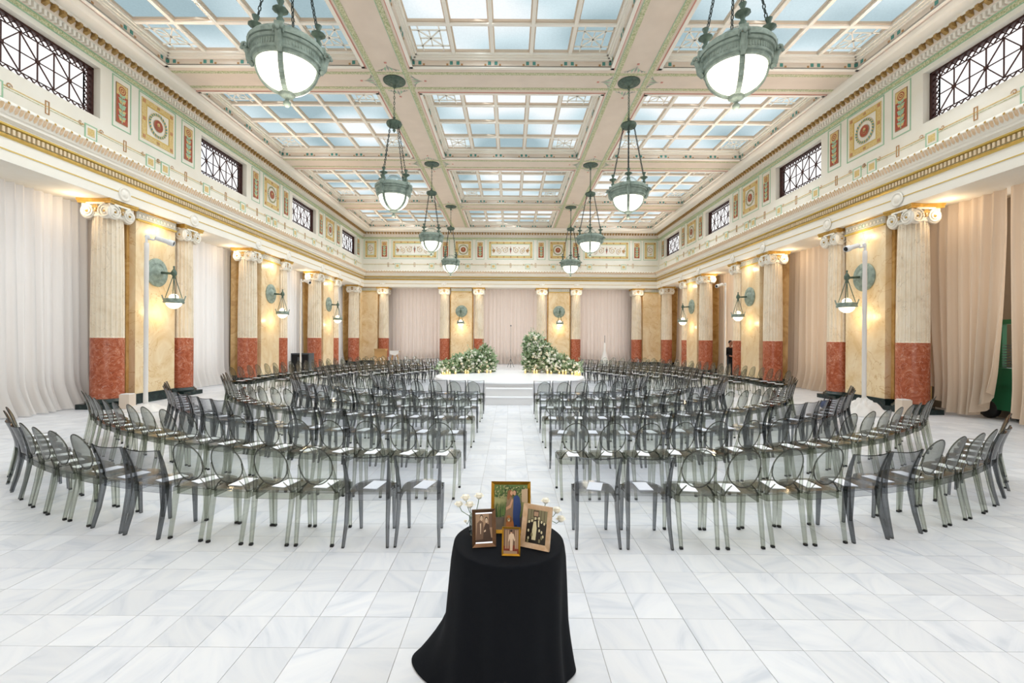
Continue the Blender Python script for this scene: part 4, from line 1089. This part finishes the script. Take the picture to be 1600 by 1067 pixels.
def pframe(label, loc, w, h, bw, yaw, lean, fmat, depth, content, inner=None, roll=0):
    root = thing('picture_frame', label, 'picture frame', loc); root.rotation_euler = (Matrix.Rotation(yaw, 4, 'Z') @ Matrix.Rotation(-lean, 4, 'X')).to_euler()
    m = MB()
    for (x0, x1, z0, z1, ax) in ((-w/2,w/2,0,bw,'b'),(-w/2,w/2,h-bw,h,'t'),(-w/2,-w/2+bw,bw,h-bw,'l'),(w/2-bw,w/2,bw,h-bw,'r')):
        p = MB()
        y0, y1 = -depth, 0
        # bevelled profile: outer edge proud, inner edge lower
        if ax == 'b': vs = [(x0,y1,z0),(x1,y1,z0),(x1,y0,z0),(x0,y0,z0),(x0+bw,y0*.55,z1),(x1-bw,y0*.55,z1),(x1-bw,y1,z1),(x0+bw,y1,z1)]
        elif ax == 't': vs = [(x0,y1,z1),(x1,y1,z1),(x1,y0,z1),(x0,y0,z1),(x0+bw,y0*.55,z0),(x1-bw,y0*.55,z0),(x1-bw,y1,z0),(x0+bw,y1,z0)]
        elif ax == 'l': vs = [(x0,y1,z0-bw),(x0,y1,z1+bw),(x0,y0,z1+bw),(x0,y0,z0-bw),(x1,y0*.55,z0),(x1,y0*.55,z1),(x1,y1,z1),(x1,y1,z0)]
        else: vs = [(x1,y1,z0-bw),(x1,y1,z1+bw),(x1,y0,z1+bw),(x1,y0,z0-bw),(x0,y0*.55,z0),(x0,y0*.55,z1),(x0,y1,z1),(x0,y1,z0)]
        if ax in 'bt': fcs = [(0,1,2,3),(3,2,5,4),(4,5,6,7)]
        else: fcs = [(0,1,2,3),(3,2,5,4),(4,5,6,7)]
        mt = fmat
        p.add(vs, fcs, mt); p.build('frame_rail', root)
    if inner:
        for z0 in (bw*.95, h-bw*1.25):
            p = MB(); p.bar((-w/2+bw, -depth*.55, z0+bw*.15), (w/2-bw, -depth*.55, z0+bw*.15), .004, bw*.34, inner, up=(0,.3,1)); p.build('edge_glint', root)  # bright reflections on top and bottom bevels, added as strips
    b = MB(); b.box(-w/2+bw*.6, w/2-bw*.6, -depth*.35, 0, bw*.6, h-bw*.6, 'black')
    b.add([(-w*.2,0,h*.75),(w*.2,0,h*.75),(w*.12,h*.42,.0-h*.0),(-w*.12,h*.42,0)], [(0,1,2,3)], 'black') if False else None
    b.build('backing', root)
    s = MB(); dz = h*.62; s.bar((0, 0, dz), (0, h*.45*cos(lean), h*.45*sin(lean)+.004), w*.18, .004, 'black', up=(0,1,0)); s.build('easel_back', root)
    ph = MB(); iw, ih = w-2*bw, h-2*bw
    lay = [0]
    def quad(poly, mt):
        lay[0] += 1; y = -depth*.38-.00012*lay[0]
        ph.add([(-iw/2+u*iw, y, bw+v*ih) for u, v in poly], [tuple(range(len(poly)))], mt)
    content(quad); ph.build('photo', root)
    return root
def pm(k, c): M[k] = plain(k, c, .35); return k
for k, c in dict(ph_green='#5E7A3C', ph_dgreen='#37522A', ph_lgreen='#A9AA74', ph_grey='#8D8070', ph_beige='#C0A88A', ph_dress='#8E7355', ph_navy='#1E3D78', ph_skin='#C99A78', ph_hair='#8A5A30', ph_dhair='#2B2019',
                 ph_dog='#B8713A', ph_purple='#4A3A6A', ph_sepia='#A98B70', ph_sep2='#6E5544', ph_sep3='#473328', ph_sepl='#D4BBA0', ph_dark='#241F19', ph_olive='#80795A', ph_cream='#D8CFA8', ph_red='#7A3524').items(): pm(k, c)
def ell(cx, cy, a, b, n=14, rot=0): return [(cx+a*cos(2*pi*k/n)*cos(rot)-b*sin(2*pi*k/n)*sin(rot), cy+a*cos(2*pi*k/n)*sin(rot)+b*sin(2*pi*k/n)*cos(rot)) for k in range(n)]
def bigphoto(q):
    q([(0,0),(1,0),(1,1),(0,1)], 'ph_lgreen'); q([(0,0),(1,0),(1,.3),(.6,.24),(0,.3)], 'ph_grey')
    rr = random.Random(2)
    q([(0,.72),(1,.76),(1,1),(0,1)], 'ph_green')
    for _ in range(150): x, y = rr.random(), rr.uniform(.72,.97); q(ell(x*.92+.04, y, .035, .016, 6, rr.random()*3), rr.choice(['ph_green','ph_dgreen','ph_lgreen','ph_lgreen']))
    for _ in range(60): x, y = rr.random(), rr.uniform(.32,.6); q(ell(x*.94+.03, y, .03, .012, 6, rr.random()*3), rr.choice(['ph_green','ph_lgreen']))
    q([(.82,.62),(1,.6),(1,.92),(.82,.9)], 'ph_beige')
    for k in range(26):
        x = .02+.33*rr.random(); h0 = .28+.08*rr.random(); q([(x-.02,h0),(x+.02,h0),(x+rr.uniform(-.02,.06),h0+.3)], rr.choice(['ph_green','ph_dgreen']))
    for k in range(16):
        x = .72+.25*rr.random(); q([(x-.02,.3),(x+.02,.3),(x+rr.uniform(-.03,.03),.62)], rr.choice(['ph_green','ph_lgreen']))
    for k in range(14): q(ell(.86+.12*rr.random(), .1+.32*rr.random(), .04, .05, 7), 'ph_purple')
    q([(.6,.03),(.78,.03),(.76,.3),(.8,.5),(.76,.72),(.68,.78),(.58,.74),(.55,.4)], 'ph_navy'); q([(.62,.0),(.68,.0),(.68,.12),(.62,.12)], 'ph_dhair')
    q([(.28,.08),(.56,.06),(.56,.4),(.58,.68),(.5,.76),(.38,.74),(.36,.5)], 'ph_dress'); q([(.36,.44),(.5,.5),(.56,.66),(.53,.7),(.46,.56),(.35,.5)], 'ph_skin')
    q(ell(.47,.81,.075,.085), 'ph_hair'); q(ell(.43,.74,.04,.07), 'ph_hair'); q(ell(.52,.82,.042,.05), 'ph_skin'); q(ell(.62,.84,.05,.055), 'ph_dhair'); q(ell(.605,.825,.042,.055), 'ph_skin')
    q(ell(.47,.12,.12,.14), 'ph_dog'); q(ell(.44,.26,.08,.075), 'ph_dog'); q(ell(.38,.24,.03,.06), 'ph_hair'); q(ell(.5,.24,.03,.06), 'ph_hair'); q(ell(.44,.235,.035,.04), 'ph_cream'); q(ell(.44,.25,.016,.014), 'ph_dhair')
def sepia2(q):
    q([(0,0),(1,0),(1,1),(0,1)], 'ph_sepia'); q([(.78,.5),(1,.5),(1,1),(.82,1)], 'ph_sep2')
    q([(.02,.1),(.1,.66),(.28,.76),(.46,.68),(.52,.1)], 'ph_sep2'); q([(.44,.1),(.5,.5),(.62,.66),(.82,.6),(.95,.1)], 'ph_sep3')
    q([(0,0),(1,0),(1,.16),(0,.1)], 'ph_sep3')
    for x, y in ((.36,.82),(.66,.74)):
        q(ell(x,y+.03,.1,.09), 'ph_dark'); q(ell(x,y,.075,.085), 'ph_sepl'); q(ell(x-.03,y+.01,.012,.008,8), 'ph_dark'); q(ell(x+.03,y+.01,.012,.008,8), 'ph_dark'); q([(x-.02,y-.045),(x+.02,y-.045),(x,y-.055)], 'ph_sep3')
    q([(.5,.4),(.6,.44),(.62,.38),(.5,.35)], 'ph_sepl'); q([(.26,.64),(.34,.66),(.32,.3),(.28,.3)], 'ph_sepl')
def small(q):
    q([(0,0),(1,0),(1,1),(0,1)], 'ph_sep2'); q([(0,0),(1,0),(1,.35),(0,.3)], 'ph_red'); q([(0,.0),(.9,.0),(.9,.1),(0,.12)], 'ph_sepia')
    for x in (.15,.3,.8,.92): q([(x-.05,.2),(x+.05,.2),(x+.04,.95),(x-.04,.95)], 'ph_sepia')
    q([(.42,.12),(.6,.12),(.62,.6),(.68,.78),(.5,.84),(.36,.76),(.42,.5)], 'ph_sepl'); q(ell(.5,.88,.07,.07), 'ph_skin'); q(ell(.5,.91,.075,.05), 'ph_dhair')
    q([(.36,.76),(.3,.5),(.34,.48),(.42,.66)], 'ph_sepl'); q([(.68,.76),(.76,.55),(.7,.5),(.6,.66)], 'ph_sepl')
def group(q):
    q([(0,0),(1,0),(1,1),(0,1)], 'ph_olive')
    for k in range(6): q([(k/6+.01,.55),(k/6+.03,.55),(k/6+.03,1),(k/6+.01,1)], 'ph_sep3')
    q([(.3,.78),(.58,.78),(.58,.97),(.3,.97)], 'ph_sep3'); q([(.33,.81),(.55,.81),(.55,.94),(.33,.94)], 'ph_sepia')
    q([(0,0),(1,0),(1,.62),(.8,.66),(.5,.72),(.2,.62),(0,.55)], 'ph_dark')
    q([(.3,.1),(.5,.1),(.52,.45),(.46,.66),(.34,.64),(.3,.4)], 'ph_cream'); q([(.58,.5),(.64,.5),(.62,.7),(.56,.7)], 'ph_cream')
    for x, y in ((.12,.62),(.26,.66),(.42,.74),(.6,.76),(.74,.66),(.88,.62),(.12,.36),(.78,.36),(.66,.4),(.14,.14),(.86,.24)):
        q(ell(x,y+.02,.05,.045), 'ph_dhair'); q(ell(x,y,.042,.045), 'ph_cream')
    for x, y in ((.12,.05),(.8,.2),(.7,.1),(.3,.25)): q(ell(x,y,.05,.06), 'ph_olive')
pframe('large gold frame with a colour photo of a couple and a dog', (.012, 2.905, TZ+.002), .255, .315, .02, 0, radians(13), 'gframe', .018, bigphoto)
pframe('bronze frame with pale glints along its edges holding a sepia photo of two people', (-.148, 2.715, TZ+.002), .142, .212, .021, radians(9), radians(12), 'bframe', .022, sepia2, inner='bevelglint')
pframe('smallest frame, thin gold, with an old photo, at front of the table', (.013, 2.605, TZ+.002), .106, .155, .010, radians(-3), radians(10), 'gframe', .012, small)
pframe('washed wood frame with a dark vintage group photo, angled at right of table', (.155, 2.69, TZ+.002), .182, .245, .028, radians(-24), radians(14), 'wframe', .018, group)
def vase(label, x, y, h, blooms):
    root = thing('bud_vase', label, 'vase', (x, y, TZ+.002))
    m = MB(); m.lathe([(.001,.0),(.024,.0),(.027,.02),(.027,h),(.024,h),(.024,.01),(.001,.008)], 'glass', n=16); m.build('glass', root)
    for (bx, by, bz, r) in blooms:
        m = MB(); m.tube([(0,0,.02),(bx*.3,by*.3,h),(bx*.8,by*.8,bz*.8),(bx,by,bz)], .0022, 'leafdark', 5); m.build('stem', root)
        m = MB(); rr = random.Random(int(bx*1000)+5)
        for ring, cnt, tilt in ((1,9,.3),(.78,8,.8),(.5,6,1.2)):
            for k in range(cnt):
                a = 2*pi*k/cnt+ring*3+rr.random()*.3; d = Vector((cos(a)*cos(tilt), sin(a)*cos(tilt), sin(tilt))); s = Vector((-sin(a), cos(a), 0))
                c = Vector((bx,by,bz)); e = c+d*r*(.6+.4*ring); w = r*.42
                m.add([c, c+d*r*.5+s*w, e+s*w*.5, e-s*w*.5, c+d*r*.5-s*w], [(0,1,2,3,4)], 'petal' if k % 3 else 'petal2', True)
        m.sphere((bx,by,bz+r*.25), r*.62, 'petal', 10, 6); m.build('bloom', root)
    return root
vase('glass bud vase with four white blooms, left behind the bronze frame', -.225, 2.88, .12, [(-.09,-.02,.19,.031),(-.05,.0,.225,.034),(-.02,-.03,.19,.034),(.035,.0,.235,.033),(-.045,-.05,.10,.014)])
vase('glass bud vase with white blooms, hidden behind the washed wood frame', .19, 2.86, .12, [(.04,.0,.215,.031),(.11,-.01,.16,.034),(.135,-.01,.105,.034)])

# ------------------------------------------------------------------ security cameras on cloth-wrapped poles
def cloth_heap(x, y, rx, ry, h, seed, label):
    rr = random.Random(seed); m = MB(); n = 40; vs = [(0, 0, h)]; ph = rr.random()*6
    for j in range(1, 9):
        t = j/8
        for k in range(n):
            th = 2*pi*k/n; f = 1+.13*sin(5*th+ph)+.09*sin(9*th+2*ph); z = h*(1-t**1.6)*(1+.16*sin(7*th+j*1.3+ph)+.1*sin(13*th-j))+.012
            vs.append((rx*t*f*cos(th), ry*t*f*sin(th), max(.006, z) if j < 8 else .006))
    fs = [(0, 1+k, 1+(k+1) % n) for k in range(n)]+[(1+j*n+k, 1+(j+1)*n+k, 1+(j+1)*n+(k+1) % n, 1+j*n+(k+1) % n) for j in range(7) for k in range(n)]
    m.add(vs, fs, 'cloth', True); o = m.build('cloth_cover', None, (x, y, 0)); return tag(o, label, 'cloth')
def campole(x, y, h, nm, aim, thick=.055, which='near'):
    p = thing('wrapped_pole', 'tall white cloth-wrapped pole, %s one on the %s side' % (which, nm), 'pole', (x, y, 0))
    m = MB(); m.lathe([(.001,0),(thick*1.1,0)]+[(thick*(1+.06*sin(k*1.7)), .1+k*(h-.12)/24) for k in range(25)]+[(.001,h)], 'cloth', n=10); m.build('pole', p)
    m = MB(); m.lathe([(.001,0),(.22,0),(.22,.03),(.05,.05),(.001,.05)], 'whitemetal', n=16); m.build('foot', p)
    c = thing('security_camera', 'white tube security camera on top of the %s pole, %s side' % (which, nm), 'camera', (x, y, h+.05), aim, 'security cameras on poles')
    tl = lambda a, b, c: (a, .15+(b-.15)*cos(.3)+(c-.1)*sin(.3), .1+(c-.1)*cos(.3)-(b-.15)*sin(.3))
    m = MB(); m.bar((0,0,-.05),(0,0,.1),.05,.05,'whitemetal'); m.tube([(0,0,.06),(0,.16,.02),(0,.26,.08)], .028, 'whitemetal', 6); m.lathe([(.001,-.02),(.06,-.02),(.06,.02),(.001,.02)], 'whitemetal', (0,.02,.1), 10, axis='x'); m.build('bracket', c)
    m = MB(); m.T = tl; m.lathe([(.001,.2),(.05,.2),(.065,.24),(.065,.5),(.085,.52),(.085,.64),(.075,.66),(.07,.64),(.001,.64)], 'whitemetal', (0,0,.1), 14, axis='y'); m.build('housing', c)
    m = MB(); m.T = tl; m.lathe([(.001,.645),(.06,.645)], 'black', (0,0,.1), 12, axis='y'); m.build('lens', c)
campole(-10.0, 12.5, 4.62, 'left', radians(-70)); campole(9.85, 12.65, 4.55, 'right', radians(100))
cloth_heap(-9.95, 12.5, .6, .4, .17, 1, 'crumpled white cloth over the foot of the left near pole')
cloth_heap(9.75, 12.55, .62, .45, .4, 2, 'large white cloth mound over the foot of the right near pole')
campole(-10.4, 22.6, 4.7, 'left', radians(-115), .04, 'far'); campole(10.5, 22.2, 4.6, 'right', radians(115), .04, 'far')
for x, y, lb in ((-10.75,13.15,'left'),(10.95,13.0,'right')):
    mb = MB(); mb.prism([(-.14,-.12),(.14,-.12),(.14,.12),(-.14,.12)], 0, .4, 'cream2'); mb.prism([(-.12,-.1),(.12,-.1),(.12,.1),(-.12,.1)], .4, .42, 'whitemetal')
    tag(mb.build('floor_uplight', None, (x, y-.35, 0)), 'small cream uplighter box on the floor by the nearest %s column' % lb, 'light')

# ------------------------------------------------------------------ small background things
b = thing('loudspeaker', 'dark grey loudspeaker cabinet on the floor by the left wall', 'loudspeaker', (-11.35, 24.9, 0))
m = MB(); m.box(-.5,.5,-.3,.3,.05,1.15,'greymetal'); m.build('cabinet', b)
m = MB(); m.box(-.44,.44,-.32,-.3,.12,1.08,'black'); m.build('grille_cloth', b)
m = MB(); m.box(-.12,.12,-.335,-.32,.75,.95,'greymetal'); m.build('badge_plate', b)
b = thing('cardboard_box', 'brown cardboard box standing in the far left corner', 'box', (-9.45, 33.3, 0))
m = MB(); m.box(-.4,.4,-.25,.25,0,1.05,'box'); m.build('carton', b)
m = MB(); m.add([(-.4,-.25,1.05),(.4,-.25,1.05),(.4,-.42,1.2),(-.4,-.42,1.2)], [(0,1,2,3)], 'box'); m.add([(-.4,.25,1.05),(.4,.25,1.05),(.4,.4,1.2),(-.4,.4,1.2)], [(0,1,2,3)], 'box'); m.build('flap', b)
b = thing('draped_trestle', 'small wooden trestle with white cloth beside the cardboard box', 'trestle', (-8.45, 33.4, 0))
for s in (-1, 1):
    m = MB(); m.bar((s*.1,0,1.0),(s*.32,-.1,0),.05,.05,'box'); m.bar((s*.1,0,1.0),(s*.32,.2,0),.05,.05,'box'); m.build('leg', b)
m = MB(); m.box(-.35,.35,-.15,.15,.98,1.04,'box'); m.build('rail', b)
m = MB(); m.add([(-.35,-.17,1.06),(.35,-.17,1.06),(.35,.17,1.06),(-.35,.17,1.06),(-.3,-.2,.8),(.1,-.2,.72),(.3,-.2,.85)], [(0,1,2,3),(0,4,5),(0,5,1),(5,6,1)], 'cloth'); m.build('cloth', b)
b = thing('tripod_stand', 'thin dark tripod stand before the far centre curtain', 'stand', (.05, 31.5, 0))
m = MB(); m.tube([(0,0,.3),(0,0,2.9)], .011, 'greymetal', 6); m.sphere((0,0,2.9), .05, 'greymetal'); m.build('pole', b)
for k in range(3):
    a = 2*pi*k/3+.5; m = MB(); m.tube([(0,0,.6),(.26*cos(a),.26*sin(a),.02)], .014, 'greymetal', 5); m.build('leg', b)
b = thing('skirted_stand', 'slim stand in a white conical skirt right of the stage, far wall', 'stand', (6.2, 29.8, 0))
m = MB(); m.lathe([(.42,.0),(.36,.25),(.2,.75),(.08,1.3),(.05,1.75),(.001,1.78)], 'cloth', n=18); m.build('skirt', b)
m = MB(); m.tube([(0,0,1.7),(0,0,2.25)], .018, 'greymetal', 6); m.build('pole', b)
b = thing('blue_bag', 'dark blue bag on the floor beside the right near cloth mound', 'bag', (9.3, 13.3, 0))
m = MB(); m.sphere((0,0,.15), .21, 'ph_navy', 14, 8, .7); m.build('sack', b)
m = MB(); m.tube([(-.12,0,.26),(-.08,0,.38),(.08,0,.38),(.12,0,.26)], .015, 'black', 5); m.build('handle', b)

# ------------------------------------------------------------------ the man by the right wall
def person(loc, rot):
    k_ = 1.08; root = thing('person', 'man in black shirt and trousers standing beside a right wall column', 'person', loc, rot); root.scale = (k_, k_, k_)
    V = [(0,0,.98),(0,0,1.2),(0,.01,1.42),(0,.0,1.52),(0,-.02,1.60),
         (.09,0,.93),(.11,-.02,.52),(.12,.02,.09),(.13,-.12,.04),(-.09,0,.93),(-.12,0,.52),(-.14,.03,.09),(-.16,-.1,.04),
         (.19,.01,1.44),(.25,.04,1.16),(.10,-.18,1.08),(.02,-.22,1.09),(-.19,.01,1.44),(-.25,.03,1.16),(-.12,-.2,1.06),(-.03,-.24,1.07)]
    E = [(0,1),(1,2),(2,3),(3,4),(0,5),(5,6),(6,7),(7,8),(0,9),(9,10),(10,11),(11,12),(2,13),(13,14),(14,15),(15,16),(2,17),(17,18),(18,19),(19,20)]
    Rr = [.15,.14,.15,.06,.05,.1,.065,.05,.04,.1,.065,.05,.04,.07,.05,.038,.03,.07,.05,.038,.03]
    me = bpy.data.meshes.new('body'); me.from_pydata(V, E, []); o = bpy.data.objects.new('body', me); COL.objects.link(o); o.parent = root
    md = o.modifiers.new('s', 'SKIN'); me.update()
    for i, r in enumerate(Rr): me.skin_vertices[0].data[i].radius = (r*1.15, r*.85) if i in (0,1,2) else (r, r)
    me.skin_vertices[0].data[0].use_root = True
    o.modifiers.new('b', 'SUBSURF').levels = 1; o.modifiers['b'].render_levels = 1
    dg = bpy.context.evaluated_depsgraph_get(); ev = o.evaluated_get(dg); nm = bpy.data.meshes.new_from_object(ev)
    o.modifiers.clear(); o.data = nm
    for k in ('shirt', 'trousers', 'skin', 'black'): nm.materials.append(M[k])
    for p in nm.polygons:
        c = p.center; p.use_smooth = True
        p.material_index = 3 if c.z < .08 else 1 if c.z < .97 else 2 if (c.z > 1.5 or (c.y < -.13 and 1.0 < c.z < 1.15)) else 0
    h = MB(); h.T = lambda x, y, z: (x, y-.03, z+1.70)
    h.lathe([(.001,-.125),(.05,-.115),(.075,-.06),(.085,0),(.088,.05),(.075,.10),(.04,.125),(.001,.13)], 'skin', n=16)
    h.tube([(0,-.085,.02),(0,-.11,-.02),(0,-.088,-.03)], [.01,.016,.008], 'skin', 6)
    for s in (-1, 1): h.sphere((s*.032,-.08,.015), .011, 'black', 6, 5); h.sphere((s*.088,.0,-.005), .022, 'skin', 6, 5, 1.4)
    h.bar((-.025,-.083,-.06),(.025,-.083,-.06),.006,.008,'ph_red'); h.build('head', root)
    a = MB(); a.T = h.T; a.lathe([(.092,.0),(.098,.05),(.085,.11),(.045,.145),(.001,.15)], 'hair', (0,.018,0), 16); a.build('hair', root)
    for s in (-1, 1):
        f = MB(); bx, by, bz = s*.01, -.235, 1.085
        f.sphere((bx, by, bz), .04, 'skin', 8, 6, .7)
        for k, l in enumerate((.055,.065,.06,.048)):
            y0 = bz-.022+k*.015; f.tube([(bx-s*.02, by-.015, y0), (bx-s*(.02+l*.6), by-.03, y0), (bx-s*(.02+l), by-.018, y0-.008)], [.009,.008,.006], 'skin', 5)
        f.tube([(bx, by, bz+.03), (bx-s*.02, by-.03, bz+.05), (bx-s*.035, by-.035, bz+.045)], [.011,.009,.007], 'skin', 5)
        f.build('hand', root)
person((11.85, 24.5, 0), radians(20))

# ------------------------------------------------------------------ units -> metres
done = set()
import array
for o in sc.objects:
    if o.type == 'MESH' and o.data.name not in done:
        done.add(o.data.name); o.data.transform(Matrix.Scale(SC, 4))
    if o.type == 'LIGHT' and o.data.type == 'AREA': o.data.size *= SC; o.data.size_y *= SC
    if o.type == 'LIGHT' and o.data.type == 'POINT': o.data.shadow_soft_size *= SC
    o.location = o.location*SC
for me in bpy.data.meshes:
    if me.users == 0: bpy.data.meshes.remove(me)
